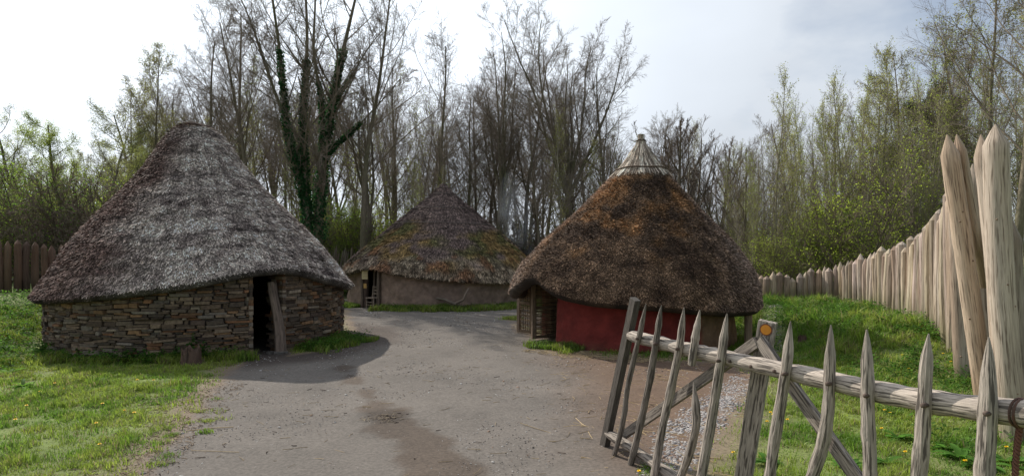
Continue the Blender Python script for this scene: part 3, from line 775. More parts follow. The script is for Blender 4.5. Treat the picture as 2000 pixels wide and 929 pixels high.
mb = MB(); log_mesh(mb, rng, at(1925, 560, 8.32), at(1868.5, 262, 8.27), .085, PALE * np.array([1.0, .93, .85]), tip=.24, S=14, K=20, rt=.95); mb.build('split_half', M['log'], tL)
big_log('gateway_log', 'tall straight pointed log between the leaning split log and the thickest log', 7.8, 1916, 263, 1962, 36, PALE * .98)
big_log('gateway_log', 'thickest and tallest pale log with a sharp point, rightmost of the gateway', 7.3, 1944, 243, 1987, 45, PALE * 1.05, tip=.24)
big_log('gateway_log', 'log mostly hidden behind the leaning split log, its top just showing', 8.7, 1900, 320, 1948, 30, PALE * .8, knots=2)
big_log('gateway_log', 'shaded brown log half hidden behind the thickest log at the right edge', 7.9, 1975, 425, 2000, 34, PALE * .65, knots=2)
big_log('gateway_log', 'crooked weathered log with dark streaks left of the leaning split log', 10.6, 1866, 372, 1884, 30, PALE * .9, knots=4)

# ================================================================ GATE
GA = np.array([1.28, 6.7]); GB = np.array([2.72, 3.08])
gd = (GB - GA); gl = np.linalg.norm(gd); gu = gd / gl; gn = np.array([gu[1], -gu[0]])       # gn: towards... checked below
if gn @ np.array([0, -1.]) < 0 and gn[0] > 0: gn = -gn
gn = np.array([-abs(gu[1]), -abs(gu[0])]); gn /= np.linalg.norm(gn)                         # camera side of the gate
def on_gate(px, py, off=0.0):
    """point in the gate's vertical plane (shifted by off towards the camera side)"""
    A = GA + gn * off; k = (px - CX) / F
    t = (k * A[1] - A[0]) / (gu[0] - k * gu[1]); q = A + gu * t
    return np.array([q[0], q[1], HC - (py - HY) / F * q[1]])
gate = thing('picket_gate', 'weathered wooden gate of pointed pickets pegged to a round rail, in front', 'gate', (GA[0], GA[1], 0))
OAK = np.array([.34, .29, .245])
def stick(name, pts, r, col, off, S=9, tip=.16, nsub=22, tipr=.12, squash=None, parent=gate, lump=.10):
    C = np.array([on_gate(*p, off) if len(p) == 2 else np.array(p) for p in pts])
    s = np.r_[0, np.cumsum(np.linalg.norm(np.diff(C, axis=0), axis=1))]; q = np.linspace(0, s[-1], nsub)
    P = np.stack([np.interp(q, s, C[:, i]) for i in range(3)], 1)
    for _ in range(3): P[1:-1] = (P[:-2] + 2 * P[1:-1] + P[2:]) / 4
    r = np.asarray(r, float); rr = np.interp(q, s, np.linspace(0, 1, len(s)) * 0 + (np.interp(np.linspace(0, 1, len(s)), np.linspace(0, 1, max(len(np.atleast_1d(r)), 2)), np.resize(r, max(len(np.atleast_1d(r)), 2)))))
    rr = rr * (1 + .05 * rng.normal(0, 1, nsub))
    if tip: rr = rr * np.clip((q - 0) / tip, 0, 1) ** .75 * (1 - tipr) + rr * tipr
    V, Fs, G = tubes(P, rr, S); c_ = np.repeat(P, S, 0); dv = V - c_
    V = c_ + dv * (1 + lump * 2 * (vnoise(V * np.array([1, 1, .4]), 22, int(rng.integers(99))) - .5) + lump * (vnoise(dv * 30, 1, int(rng.integers(99))) - .5))[:, None]
    mb = MB(); mb.add(V, Fs, np.asarray(col) * (.8 + .4 * fbm(V, 5, int(rng.integers(99)), 3))[:, None], G)
    return mb.build(name, M['picket'], parent, smooth=False), P
def peg(parent, px, py, off):
    c_ = on_gate(px, py, off); n3 = np.array([*gn, 0]); mb = MB(); add_tube(mb, np.array([c_ - n3 * .03, c_, c_ + n3 * .012, c_ + n3 * .016]), np.array([.014, .015, .014, .006]), 9, (.10, .07, .055))
    o = link('peg', mb.mesh('peg', M['wood'], True), parent, (-gate.location[0], -gate.location[1], 0) if parent is gate else (0, 0, 0))
# rail
rail, _ = stick('rail', [(1231, 655), (1300, 672), (1390, 692), (1480, 712), (1600, 738), (1720, 766), (1850, 789), (2010, 808), (2200, 828)], [.062, .066, .062, .066, .07, .072, .068], OAK * 1.12, 0, S=18, tip=.03, nsub=60, tipr=.8, lump=.04)
low, _ = stick('lower_rail', [(1186, 845), (1232, 872), (1290, 912), (1350, 955), (1450, 1010)], [.05, .055, .052], OAK * .85, 0, S=12, tip=.02, tipr=.8, lump=.05)
mb = MB()     # square end post
pt_, pb_ = on_gate(1240, 592, .0), on_gate(1176, 893, .0); pt_[2] += .02; fr = frame_to(pt_ - pb_, (gn[0], gn[1], 0))
box(mb, (pt_ + pb_) / 2, (.105, .075, np.linalg.norm(pt_ - pb_) + .06), fr, OAK * .24, 2); mb.build('end_post', M['picket'], gate)
OFF = .085
pickets = [  # centre line points top to bottom, radius
    ([(1262, 592), (1250, 650), (1238, 700), (1222, 770), (1222, 800), (1208, 860), (1193, 910)], .030, .52, (1244, 661)),
    ([(1292, 595), (1281, 670), (1268, 750), (1248, 840), (1225, 935)], .036, .55, (1279, 671)),
    ([(1336, 600), (1327, 680), (1308, 770), (1290, 850), (1277, 935), (1268, 985)], .040, .9, (1322, 681)),
    ([(1367, 605), (1358, 660), (1351, 712)], .036, .95, None),
    ([(1355, 745), (1358, 780), (1362, 825), (1345, 890), (1326, 940), (1312, 1010)], .038, .8, None),
    ([(1420, 612), (1408, 700), (1393, 800), (1380, 870), (1368, 940), (1352, 1040)], .044, .95, (1402, 704)),
    ([(1544, 627), (1538, 700), (1524, 790), (1512, 860), (1502, 940), (1486, 1080)], .044, 1.0, (1531, 730)),
    ([(1623, 634), (1621, 700), (1619, 760), (1616, 830), (1600, 890), (1575, 960), (1540, 1120)], .043, .95, (1617, 749)),
    ([(1693, 643), (1694, 720), (1695, 800), (1698, 870), (1700, 960), (1700, 1180)], .042, 1.0, (1691, 772)),
    ([(1814, 651), (1808, 730), (1803, 820), (1798, 900), (1790, 960), (1780, 1250)], .045, 1.0, (1804, 791)),
    ([(1931, 658), (1931, 740), (1928, 830), (1923, 930), (1915, 1330)], .046, 1.05, (1927, 807))]
for pts, r, br, pg in pickets:
    o, P = stick('picket', pts, [r * .8, r, r * .95], OAK * br, OFF, S=10, tip=.20, nsub=30, lump=.12)
    if pg: peg(o, pg[0], pg[1], OFF + r * .98)
for px, py in ((1426, 705), (1467, 715), (1513, 724)): peg(gate, px, py, .062)
# centre post with way mark
mb = MB(); pt_, pb_ = on_gate(1500, 627, -.185), on_gate(1447, 965, -.185); fr = frame_to(pt_ - pb_, (-.60, -.80, 0))
box(mb, (pt_ + pb_) / 2, (.14, .06, np.linalg.norm(pt_ - pb_)), fr, OAK * .95, 2); cpost = mb.build('centre_post', M['picket'], gate)
n3 = fr[:, 1] if fr[:, 1] @ np.array([*gn, 0]) > 0 else -fr[:, 1]
dc = on_gate(1498, 642, -.185) + n3 * .030
mb = MB(); add_tube(mb, np.array([dc, dc + n3 * .002]), np.array([.050, .050]), 28, (.20, .07, .04)); add_tube(mb, np.array([dc, dc + n3 * .004]), np.array([.041, .041]), 28, (.62, .24, .03))
link('way_mark', mb.mesh('way_mark', M['paint']), cpost, (0, 0, 0))
def plank(name, p0, p1, off, wd, th, col):
    a = on_gate(*p0, off); b = on_gate(*p1, off); fr = frame_to(a - b, (gn[0], gn[1], 0)); mb = MB()
    box(mb, (a + b) / 2, (wd, th, np.linalg.norm(a - b)), fr, col, 2); return mb.build(name, M['picket'], gate)
plank('brace', (1479, 668), (1205, 858), -.105, .095, .045, OAK * .62)
plank('brace', (1484, 664), (1690, 955), -.112, .10, .045, OAK * .85)
# end stop behind
mb = MB(); q = on_gate(1172, 852, -.02)
# rope
mb = MB(); Pp = []
c0 = on_gate(1992, 830, .0)
tt_ = np.linspace(0, 1, 60)
for s_ in (0, 2 * PI / 3, 4 * PI / 3):
    P = np.stack([c0[0] - .012 * tt_ + .010 * np.cos(tt_ * 60 + s_) - .03 * np.sin(tt_ * 3), c0[1] + .010 * np.sin(tt_ * 60 + s_) - .03 * tt_, c0[2] - .55 * tt_], 1); add_tube(mb, P, np.full(60, .008), 6, (.16, .07, .045))
an = np.linspace(0, 2 * PI, 40)
g3 = np.array([gu[0], gu[1], 0]); n3g = np.array([*gn, 0]); rc = on_gate(1992, 806, 0)
for s_ in (-.008, .01):
    P = rc + g3 * s_ + .074 * (np.cos(an)[:, None] * n3g + np.sin(an)[:, None] * np.array([0, 0, 1.])); add_tube(mb, P, np.full(40, .007), 6, (.10, .05, .035), cap=False)
tag(mb.build('rope', M['wood'], smooth=True), 'twisted reddish brown rope tied round the gate rail and hanging down at right edge', 'rope')

# ================================================================ stumps
def stump(px, py, r, h, col, label):
    g_ = gnd(px, py); z = zground([g_])[0]; mb = MB()
    S = 18; ks = [-.1, 0, h * .3, h * .7, h]
    P = np.array([[g_[0], g_[1], z + k] for k in ks]); V, Fs, G = tubes(P, np.array([1.4, 1.25, 1.0, .92, .85]) * r, S)
    V[-S:, 2] += rng.uniform(-.35, .45, S) * h; V[-2 * S:-S, 2] += rng.uniform(-.2, .2, S) * h; c_ = np.repeat(P, S, 0); V = c_ + (V - c_) * (1 + .5 * (vnoise(V, 11, 5) - .5))[:, None]
    for k in range(40):
        a = rng.uniform(0, 6.28); q = rng.uniform(.3, 1) * r; b_ = np.array([g_[0] + q * math.cos(a), g_[1] + q * math.sin(a), z]); add_tube(mb, np.array([b_, b_ + [rng.normal(0, .01), rng.normal(0, .01), h * rng.uniform(.8, 1.25)]]), np.array([.03, .004]) * r / .19, 5, np.array(col) * rng.uniform(.5, 1.5))
    mb.add(V, Fs, np.array(col) * (.6 + .8 * vnoise(V, 20, 6))[:, None], G); tag(mb.build('tree_stump', M['wood']), label, 'tree stump')
stump(374, 712, .19, .30, (.10, .06, .04), 'splintered reddish brown tree stump in the grass by the stone wall')
stump(1567, 684, .09, .13, (.09, .055, .04), 'small dark stump in the grass right of the red hut')

# ================================================================ ground cover
def blades(mb, rng, P, h, wd, col, lean=.5, z=None):
    n = len(P); z = zground(P) if z is None else z; b = np.c_[P, z - .01]
    an = rng.uniform(0, 2 * PI, n); ln = rng.uniform(.1, lean, n); d = np.stack([np.cos(an), np.sin(an), 0 * an], 1)
    s_ = np.stack([-np.sin(an + .6), np.cos(an + .6), 0 * an], 1) * (wd / 2)[:, None]; up = np.array([0, 0, 1.])
    m_ = b + up * (h * .55)[:, None] + d * (h * ln * .35)[:, None]; t = b + up * (h * (1 - .3 * ln))[:, None] + d * (h * ln)[:, None]
    Vv = np.stack([b - s_, b + s_, m_ + s_ * .8, m_ - s_ * .8, t], 1).reshape(-1, 3); ix = np.arange(n)[:, None] * 5
    mb.add(Vv, [ix + np.array([0, 1, 2, 3]), ix + np.array([3, 2, 4])], np.repeat(col, 5, 0))
def gcol(rng, P):
    n = len(P); f = fbm(P, .8, 401, 4); f2 = fbm(P, 3, 403, 2)
    c_ = mixc((.13, .24, .028), (.27, .34, .055), sstep(f * .6 + f2 * .4, .36, .62)[:, None]) * rng.uniform(.65, 1.35, n)[:, None]
    dead = rng.random(n) < .08 + .12 * sstep(f2, .5, .7); c_[dead] = np.array([.30, .25, .13]) * rng.uniform(.6, 1.1, dead.sum())[:, None]
    return c_
hutmask = lambda P, m=0.0: (np.linalg.norm(P - cL, axis=1) > RL + .05 + m) & (np.linalg.norm(P - cR, axis=1) > RR + .05 + m) & (np.linalg.norm(P - cC, axis=1) > RC + .05 + m)
def scatter(rng, n, x0, x1, y0, y1, power=1.0):
    """more points near the camera"""
    P = np.stack([rng.uniform(x0, x1, n), y0 + (y1 - y0) * rng.random(n) ** power], 1)
    px = CX + F * P[:, 0] / P[:, 1]; return P[(px > -60) & (px < 2060)]
rng = np.random.default_rng(9)
mb = MB()
P = np.concatenate([scatter(rng, 330000, -13, -2, 5.0, 18, 1.35), scatter(rng, 420000, 1.2, 11.5, 3.0, 20.5, 1.35)])
f = path_field(P); keep = (f < -.05 + .0) & hutmask(P)
thin = fbm(P, 2.4, 411, 3)
pr_ = sstep(-f + .6 * (thin - .5), .0, .9) * .9 + .06
pr_ *= np.where(fbm(P, 1.2, 413, 3) > .62, .45, 1) 
grav = sdf(P, GRAV) > -.05
keep &= (rng.random(len(P)) < pr_) & ~(grav & (rng.random(len(P)) < .93)) & ~(sdf(P, GRAV2) > -.1)
bare = np.linalg.norm((P - gnd(40, 655)) * [1, .8], axis=1) < .6
P = P[keep & ~bare]
Yd = P[:, 1]; n = len(P); long_ = sstep(P[:, 0], 4.5, 7.5) * sstep(fbm(P, .9, 421, 3), .3, .6)
tuft = sstep(fbm(P, 5.5, 425, 3), .40, .66); h = rng.uniform(.03, .07, n) * (.6 + 1.3 * tuft) * (1 + 1.3 * long_) * (1 + .8 * sstep(fbm(P, 1.8, 423, 3), .5, .7)); wd = .0035 + .0009 * Yd
blades(mb, rng, P, h, wd, gcol(rng, P), 1.0)
# grass fringe at the hut walls
def ring_pts(rng, c_, r0, r1, a_0, a_1, n): 
    a = rng.uniform(a_0, a_1, n); r = r0 + (r1 - r0) * rng.random(n) ** 1.2; return np.stack([c_[0] + r * np.cos(a), c_[1] + r * np.sin(a)], 1)
for (c_, r0, r1, pxa, pxb, n, hh) in ((cC, RC + .05, RC + 1.0, 752, 1040, 16000, (.10, .32)), (cR, RR + .05, RR + .55, 1075, 1145, 3500, (.08, .22)), (cC, RC + .05, RC + .9, 664, 706, 5000, (.1, .25)),
                               (cL, RL + .05, RL + .85, 572, 664, 9000, (.08, .26)), (cL, RL + .02, RL + .55, 120, 485, 12000, (.06, .24))):
    s0, _ = on_circle(pxa, c_, (r0 if c_ is not cR else RR)); s1, _ = on_circle(pxb, c_, (r0 if c_ is not cR else RR))
    if s1 < s0: s1 += 2 * PI
    P = ring_pts(rng, c_, r0, r1 + .25, s0, s1, n); P = P[fbm(P, 1.6, 433, 3) + .25 * rng.random(len(P)) - .32 * (np.linalg.norm(P - c_, axis=1) - r0) / (r1 - r0) > .36]; n = len(P); blades(mb, rng, P, rng.uniform(*hh, n) * (.4 + 1.0 * fbm(P, 2.5, 435, 2)), np.full(n, .014 + .0005 * P[:, 1]), gcol(rng, P) * .85, .9)
P = gnd(1000, 622) + rng.normal(0, 1, (900, 2)) * [.16, .22]; blades(mb, rng, P, rng.uniform(.06, .18, 900), np.full(900, .016), gcol(rng, P), 1)
# loose tufts on the worn edge of the path at left and by the gate
for k in range(60):
    c_ = gnd(rng.uniform(300, 450), rng.uniform(770, 925)) if k < 44 else gnd(rng.uniform(1180, 1300), rng.uniform(895, 925))
    if path_field(c_[None])[0] > .35: continue
    m_ = int(rng.integers(40, 160)); P = c_ + rng.normal(0, rng.uniform(.03, .09), (m_, 2)); blades(mb, rng, P, rng.uniform(.02, .07, m_), np.full(m_, .008), gcol(rng, P), 1.2)
tag(mb.build('grass', M['grass']), 'green grass on the banks and around the hut walls', 'grass', kind='stuff')

def leaves(mb, rng, C, size, col, mi=0, asp=.6, flat=0.0):
    n = len(C); a = nrm(rng.normal(0, 1, (n, 3))); b = rng.normal(0, 1, (n, 3))
    if flat: nn = nrm(np.array([0, 0, 1.]) + rng.normal(0, 1 - flat, (n, 3))); a = nrm(np.cross(nn, a)); b = np.cross(nn, a)
    b = nrm(b - a * (a * b).sum(1, keepdims=True)); s_ = (size if np.ndim(size) else np.full(n, size))[:, None]
    a = a * s_ / 2; b = b * s_ * asp / 2
    Vv = np.stack([C - a, C + b, C + a, C - b], 1).reshape(-1, 3); ix = np.arange(n * 4).reshape(n, 4)
    mb.add(Vv, ix, np.repeat(col, 4, 0), mi=mi)
# leafy weeds
mb = MB()
P = scatter(rng, 5200, 4.6, 10.6, 6.0, 19.5, 1.1)
k = sstep(P[:, 0] + .0 * P[:, 1], 5.2, 8.0) * sstep(fbm(P, .9, 431, 3), .36, .56) * .9 * sstep(P[:, 1], 7.5, 11) + .03; P = P[(rng.random(len(P)) < k) & hutmask(P, .3)]
P = np.r_[P, ring_pts(rng, cL, RL + .1, RL + .7, *(on_circle(575, cL, RL)[0], on_circle(660, cL, RL)[0]), 170), ring_pts(rng, cC, RC + .1, RC + .8, on_circle(760, cC, RC)[0], on_circle(1010, cC, RC)[0], 160), ring_pts(rng, cL, RL + .05, RL + .4, on_circle(100, cL, RL)[0], on_circle(480, cL, RL)[0], 150)]
Q_ = scatter(rng, 900, -14, -9.6, 11, 18.5, 1); P = np.r_[P, Q_[hutmask(Q_, .2)]]
for p in P:
    m_ = int(rng.integers(14, 34)); h = rng.uniform(.08, .30); z = zground(p[None])[0]
    C = np.c_[p + rng.normal(0, .09, (m_, 2)), z + rng.random(m_) * h]
    leaves(mb, rng, C, rng.uniform(.03, .075, m_), np.array([.075, .16, .022]) * rng.uniform(.6, 1.5, m_)[:, None] * rng.uniform(.75, 1.2), flat=.5)
tag(mb.build('weeds', M['leaf']), 'low leafy weeds growing on the banks and wall foot', 'weeds', kind='stuff')
# broad-leaved plants as individuals
def broad_plant(loc, n, L_, wd, col, label, group, spread=.9, name='dock_plant', up=.7):
    mb = MB(); z = zground(np.array(loc)[None])[0]
    for k in range(n):
        an = rng.uniform(0, 2 * PI); l = L_ * rng.uniform(.6, 1.15); ks = np.linspace(0, 1, 7); el = rng.uniform(.35, 1.2) * up
        d = np.array([math.cos(an), math.sin(an), 0]); mid = np.array([loc[0], loc[1], z]) + d * (ks * l * math.cos(el))[:, None] + np.array([0, 0, 1.]) * ((ks * math.sin(el) - .55 * ks ** 2 * math.cos(el)) * l)[:, None]
        mid[:, 2] = np.maximum(mid[:, 2], z + .01)
        w_ = wd * rng.uniform(.7, 1.2) * np.sin(np.clip(ks * .93 + .07, 0, 1) * PI) ** .7 * .5 + .003; s_ = np.array([-math.sin(an), math.cos(an), 0])
        V_ = np.concatenate([mid - s_ * w_[:, None] + [0, 0, .012], mid, mid + s_ * w_[:, None] + [0, 0, .012]]); i = np.arange(6)
        Qf = np.r_[np.stack([i, i + 7, i + 8, i + 1], 1), np.stack([i + 7, i + 14, i + 15, i + 8], 1)]
        mb.add(V_, Qf, np.array(col) * rng.uniform(.9, 1.5))
    o = mb.build(name, M['leaf'], smooth=True); tag(o, label, 'plant', group); return o
for i, (px, py, l) in enumerate([(1735, 905, .30), (1755, 860, .26), (1660, 915, .24), (1880, 900, .32), (1845, 880, .24), (1500, 905, .2), (1790, 800, .25), (1920, 915, .28), (1965, 905, .30)]):
    broad_plant(gnd(px, py), 13, l, .075, (.085, .19, .03), 'broad-leaved green dock plant growing in the grass behind the gate', 'dock plants behind the gate')
for px, py in ((20, 730), (45, 755), (10, 700)):
    broad_plant(gnd(px, py), 14, .30, .06, (.12, .24, .035), 'bright green long-leaved plant on the bank at the left edge', 'long-leaved plants at the left edge')
for px, h in ((240, .3), (262, .35), (292, .25), (376, .55), (395, .42), (345, .3), (60, .3)):
    an, Y = on_circle(max(px, 95), cL, RL + .12); p = cL + (RL + .2) * np.array([math.cos(an), math.sin(an)]); mb = MB(); z = zground(p[None])[0]
    for k in range(4):
        q = p + rng.normal(0, .07, 2); hh = h * rng.uniform(.6, 1.1)
        P_ = np.array([[*q, z], [*(q + rng.normal(0, .03, 2)), z + hh]]); add_tube(mb, P_, np.array([.005, .003]), 4, (.06, .12, .03))
        m_ = int(26 * hh / .4); kk = rng.random(m_); C = P_[0] + (P_[1] - P_[0]) * kk[:, None] + rng.normal(0, .045, (m_, 3)); leaves(mb, rng, C, rng.uniform(.05, .11, m_), np.array([.045, .105, .018]) * rng.uniform(.7, 1.5, m_)[:, None], flat=.5, asp=.7)
    tag(mb.build('nettle', M['leaf']), 'dark green nettle plant growing against the stone wall of the left hut', 'plant', 'nettles against the stone wall')
# dandelions
fl = [(125, 760), (200, 788), (243, 802), (262, 806), (188, 827), (195, 870), (30, 820), (52, 792), (10, 690), (107, 748), (78, 765), (268, 742), (300, 742), (150, 700),
      (1432, 888), (1248, 922), (1538, 822), (1505, 808), (1498, 826), (1510, 812), (1728, 802), (1738, 808), (1768, 886), (1784, 757), (1758, 698), (1762, 719), (1775, 731), (1842, 723), (1857, 730), (1966, 878), (1632, 650), (1638, 646), (1636, 622), (1700, 640), (1722, 840), (1885, 905), (1800, 690)]
for px, py in fl:
    g_ = gnd(px, py + (8 if py > 700 else 3)); sz = .018 + .0007 * g_[1]
    z = zground(g_[None])[0]; t = None; hh = .07
    mb = MB(); add_tube(mb, np.array([[*g_, z], [*g_, z + hh]]), np.array([.003, .0025]), 4, (.10, .18, .04))
    rgn = 'left' if px < 1000 else 'right'
    fo = thing('dandelion', 'yellow dandelion flower in the grass of the left bank' if rgn == 'left' else 'yellow dandelion flower in the grass behind the gate', 'flower', (g_[0], g_[1], z), 'dandelions on the left bank' if rgn == 'left' else 'dandelions behind the gate')
    mb.build('stem', M['leaf'], fo)
    mb = MB()
    for el, ll in ((.15, 1.0), (.6, .85), (1.1, .6)):
        for k in range(14):
            an = k / 14 * 2 * PI + el; d = np.array([math.cos(an) * math.cos(el), math.sin(an) * math.cos(el), math.sin(el)]); s_ = np.array([-math.sin(an), math.cos(an), 0]) * sz * .16
            c_ = np.array([*g_, z + hh]); mb.add(np.array([c_ - s_ * .5, c_ + s_ * .5, c_ + d * sz * ll + s_, c_ + d * sz * ll - s_]), np.array([[0, 1, 2, 3]]), (.80, .55, .01))
    mb.build('flower_head', M['paint'], fo)
# pebbles
def pebbles(name, P, size, colf, label, cat):
    n = len(P); ico = []; 
    S = 6; V0 = [[0, 0, 1]] + [[math.cos(q) * .95, math.sin(q) * .95, .25] for q in np.arange(6) * PI / 3] + [[math.cos(q), math.sin(q), -.3] for q in np.arange(6) * PI / 3 + .5]
    V0 = np.array(V0); n0 = 13
    T = [[0, 1 + k, 1 + (k + 1) % 6] for k in range(6)] + [[1 + k, 7 + k, 1 + (k + 1) % 6] for k in range(6)] + [[1 + (k + 1) % 6, 7 + k, 7 + (k + 1) % 6] for k in range(6)]
    z = zground(P); an = rng.uniform(0, 2 * PI, n); s_ = size[:, None, None]
    V_ = V0[None] * (1 + rng.uniform(-.28, .28, (n, n0, 3))) * np.stack([rng.uniform(.8, 1.4, n), rng.uniform(.6, 1, n), rng.uniform(.35, .7, n)], 1)[:, None, :] * s_
    ca, sa = np.cos(an)[:, None], np.sin(an)[:, None]; X = V_[..., 0] * ca - V_[..., 1] * sa; Yy = V_[..., 0] * sa + V_[..., 1] * ca
    V_ = np.stack([X + P[:, :1], Yy + P[:, 1:], V_[..., 2] + z[:, None]], -1)
    mb = MB(); mb.add(V_.reshape(-1, 3), (np.arange(n)[:, None, None] * n0 + np.array(T)[None]).reshape(-1, 3), np.repeat(colf, n0, 0)); tag(mb.build(name, M['pebble']), label, cat, kind='stuff')
P = rng.uniform([GRAV[:, 0].min(), GRAV[:, 1].min()], [GRAV[:, 0].max(), GRAV[:, 1].max()], (26000, 2)); s = sdf(P, GRAV); P = P[rng.random(len(P)) < sstep(s, -.15, .22)][:6500]
P2 = rng.uniform([GRAV2[:, 0].min(), GRAV2[:, 1].min()], [GRAV2[:, 0].max(), GRAV2[:, 1].max()], (2500, 2)); P2 = P2[sdf(P2, GRAV2) > 0]
P = np.r_[P, P2]; n = len(P)
pebbles('gravel', P, rng.uniform(.010, .030, n), np.array([[.27, .25, .24], [.20, .185, .18], [.35, .33, .31], [.22, .15, .12]])[rng.choice(4, n, p=[.4, .3, .2, .1])] * rng.uniform(.7, 1.2, n)[:, None], 'patch of grey gravel behind the gate', 'gravel')
P = scatter(rng, 26000, -6, 6, 4.5, 26, 1.6); P = P[path_field(P) > -.3]; n = len(P)
pebbles('grit', P, rng.uniform(.004, .011, n) * (1 + 1.2 * (rng.random(n) < .03)) * (.6 + P[:, 1] * .05), np.array([[.40, .38, .36], [.10, .085, .075], [.26, .23, .21], [.2, .13, .09]])[rng.choice(4, n, p=[.25, .35, .3, .1])] * rng.uniform(.7, 1.2, n)[:, None], 'loose grit scattered over the trodden path', 'grit')
# straw litter
mb = MB()
def litter(P, ll, r, col):
    n = len(P); z = zground(P) + .006; an = rng.uniform(0, PI, n); l = rng.uniform(*ll, n)
    d = np.stack([np.cos(an) * l, np.sin(an) * l, rng.normal(0, .01, n)], 1); c_ = np.c_[P, z + .004]; bnd = np.stack([-np.sin(an), np.cos(an), 0 * an], 1) * (rng.normal(0, .08, n) * l)[:, None]
    Pp = np.stack([c_ - d / 2, c_ + bnd, c_ + d / 2], 1); V_, Fs, G = tubes(Pp, np.full((n, 3), r) * rng.uniform(.6, 1.3, n)[:, None], 4, cap=False)
    mb.add(V_, Fs, np.repeat(np.array(col) * rng.uniform(.6, 1.2, n)[:, None], 12, 0), G)
P = scatter(rng, 1500, .8, 4.6, 4.6, 14, 1.2); P = P[(path_field(P) > -.4) & (rng.random(len(P)) < .25 + .75 * sstep(fbm(P, 1.2, 441, 3), .45, .65))]; litter(P, (.05, .3), .0028, (.42, .31, .17))
P = ring_pts(rng, cR, RR + .15, RR + 1.1, on_circle(1090, cR, RR)[0], on_circle(1400, cR, RR)[0], 900); litter(P, (.06, .32), .004, (.38, .29, .17))
P = scatter(rng, 260, -5, 1, 5, 16, 1.2); P = P[path_field(P) > 0]; litter(P, (.04, .22), .003, (.30, .23, .14))
P = scatter(rng, 110, -5, 3, 5, 16, 1.2); P = P[path_field(P) > 0]; litter(P, (.03, .14), .004, (.07, .05, .04))
P = gnd(748, 812) + rng.normal(0, .13, (70, 2)); litter(P, (.03, .16), .0035, (.30, .24, .17)); P = gnd(752, 815) + rng.normal(0, .13, (60, 2)); litter(P, (.03, .12), .004, (.05, .035, .028))
P = np.array([gnd(420, 880), gnd(410, 835), gnd(1045, 832), gnd(1140, 825)]); litter(P, (.5, .6), .005, (.45, .34, .2))
P = scatter(rng, 9000, -6, -1.5, 4.8, 11, 1.2); q_ = path_field(P); P = P[(q_ > -.9) & (q_ < .35) & (P[:, 0] < -1.5)][:1500]; litter(P, (.012, .06), .0045, (.26, .19, .13))
tag(mb.build('straw_litter', M['straw']), 'scattered dry straw and twigs on the path', 'straw', kind='stuff')

# ================================================================ TREES
def grow(rng, p0, d0, L_, r0, r1, K, wob=.15, up=.1):
    n = len(p0); P = np.empty((n, K, 3)); P[:, 0] = p0; d = nrm(d0); st = (L_ / (K - 1))[:, None]
    for k in range(1, K):
        d = nrm(d + rng.normal(0, wob, (n, 3)) + np.array([0, 0, up])); P[:, k] = P[:, k - 1] + d * st
    k = np.linspace(0, 1, K)[None]; R = r0[:, None] * (1 - k) + r1[:, None] * k
    return P, R
def spawn(rng, P, R, n, t0, t1, ang, asd, lf, taper=.5, rf=.6, minr=.004, upb=0.0):
    """n children per parent -> start, dir, length, r0"""
    N_, K, _ = P.shape; t = t0 + (t1 - t0) * (np.arange(n)[None] + rng.random((N_, n))) / n
    x = t * (K - 1); i = np.minimum(x.astype(int), K - 2); f = (x - i)[..., None]; ar = np.arange(N_)[:, None]
    p = P[ar, i] * (1 - f) + P[ar, i + 1] * f; T = nrm(P[ar, i + 1] - P[ar, i]); r = R[ar, i] * (1 - f[..., 0]) + R[ar, i + 1] * f[..., 0]
    rnd = rng.normal(0, 1, T.shape); az = nrm(rnd - T * (rnd * T).sum(-1, keepdims=True)); a = rng.normal(ang, asd, (N_, n))[..., None]
    d = nrm(T * np.cos(a) + az * np.sin(a) + np.array([0, 0, upb])); Lp = np.linalg.norm(P[:, -1] - P[:, 0], axis=1)[:, None]
    l = Lp * lf * (1 - taper * (t - t0) / (t1 - t0 + 1e-6)) * rng.uniform(.65, 1.25, (N_, n))
    return p.reshape(-1, 3), d.reshape(-1, 3), l.ravel(), np.maximum(r.ravel() * rf, minr)
def tcol(rng, V, base):
    return np.array(base) * (.75 + .5 * vnoise(V, 1.5, 3))[:, None]
BARK = (.17, .14, .10); TWIG = (.21, .17, .135)
def finish(name, rng, P0, R0, levels, bark, twig, leaf=None, nleaf=0, lsize=(.08, .14), lspread=.12, S0=9, leaf2=None, lflat=0.0):
    tr = MB(); V_, Fs, G = tubes(P0, R0, S0, cap=False); algae = np.array([.085, .095, .035])
    cc_ = tcol(rng, V_, bark); k = sstep(fbm(V_, .8, 5, 3), .45, .65)[:, None] * .55; tr.add(V_, Fs, mixc(cc_, algae, k), G)
    cr_ = MB(); ends = []
    P, R = P0, R0
    for li, (n, t0, t1, ang, asd, lf, tap, rf, K, S, wob, up, minr) in enumerate(levels):
        p, d, l, r = spawn(rng, P, R, n, t0, t1, ang, asd, lf, tap, rf, minr); 
        P, R = grow(rng, p, d, l, r, np.maximum(r * (.35 if li < 2 else .5), minr * .7), K, wob, up)
        V_, Fs, G = tubes(P, R, S, cap=False); cr = tr if li == 0 else cr_
        cr.add(V_, Fs, tcol(rng, V_, bark if li == 0 else mixc(bark, twig, min(1, li / 2))), G); ends.append(P)
    if leaf is not None and nleaf:
        E = np.concatenate([e.reshape(-1, 3) for e in ends[-2:]]) if len(ends) > 1 else ends[-1].reshape(-1, 3)
        C = E[rng.integers(0, len(E), nleaf)] + rng.normal(0, lspread, (nleaf, 3))
        f = fbm(C, .7, 8, 3); lc = mixc(leaf, leaf2 if leaf2 is not None else leaf, sstep(f, .4, .6)[:, None]) * rng.uniform(.6, 1.4, nleaf)[:, None]
        leaves(cr_, rng, C, rng.uniform(*lsize, nleaf), lc, mi=1, flat=lflat)
    return tr.mesh(name + '_trunk', M['bark'], True), cr_.mesh(name + '_crown', [M['twig'], M['leaf']])
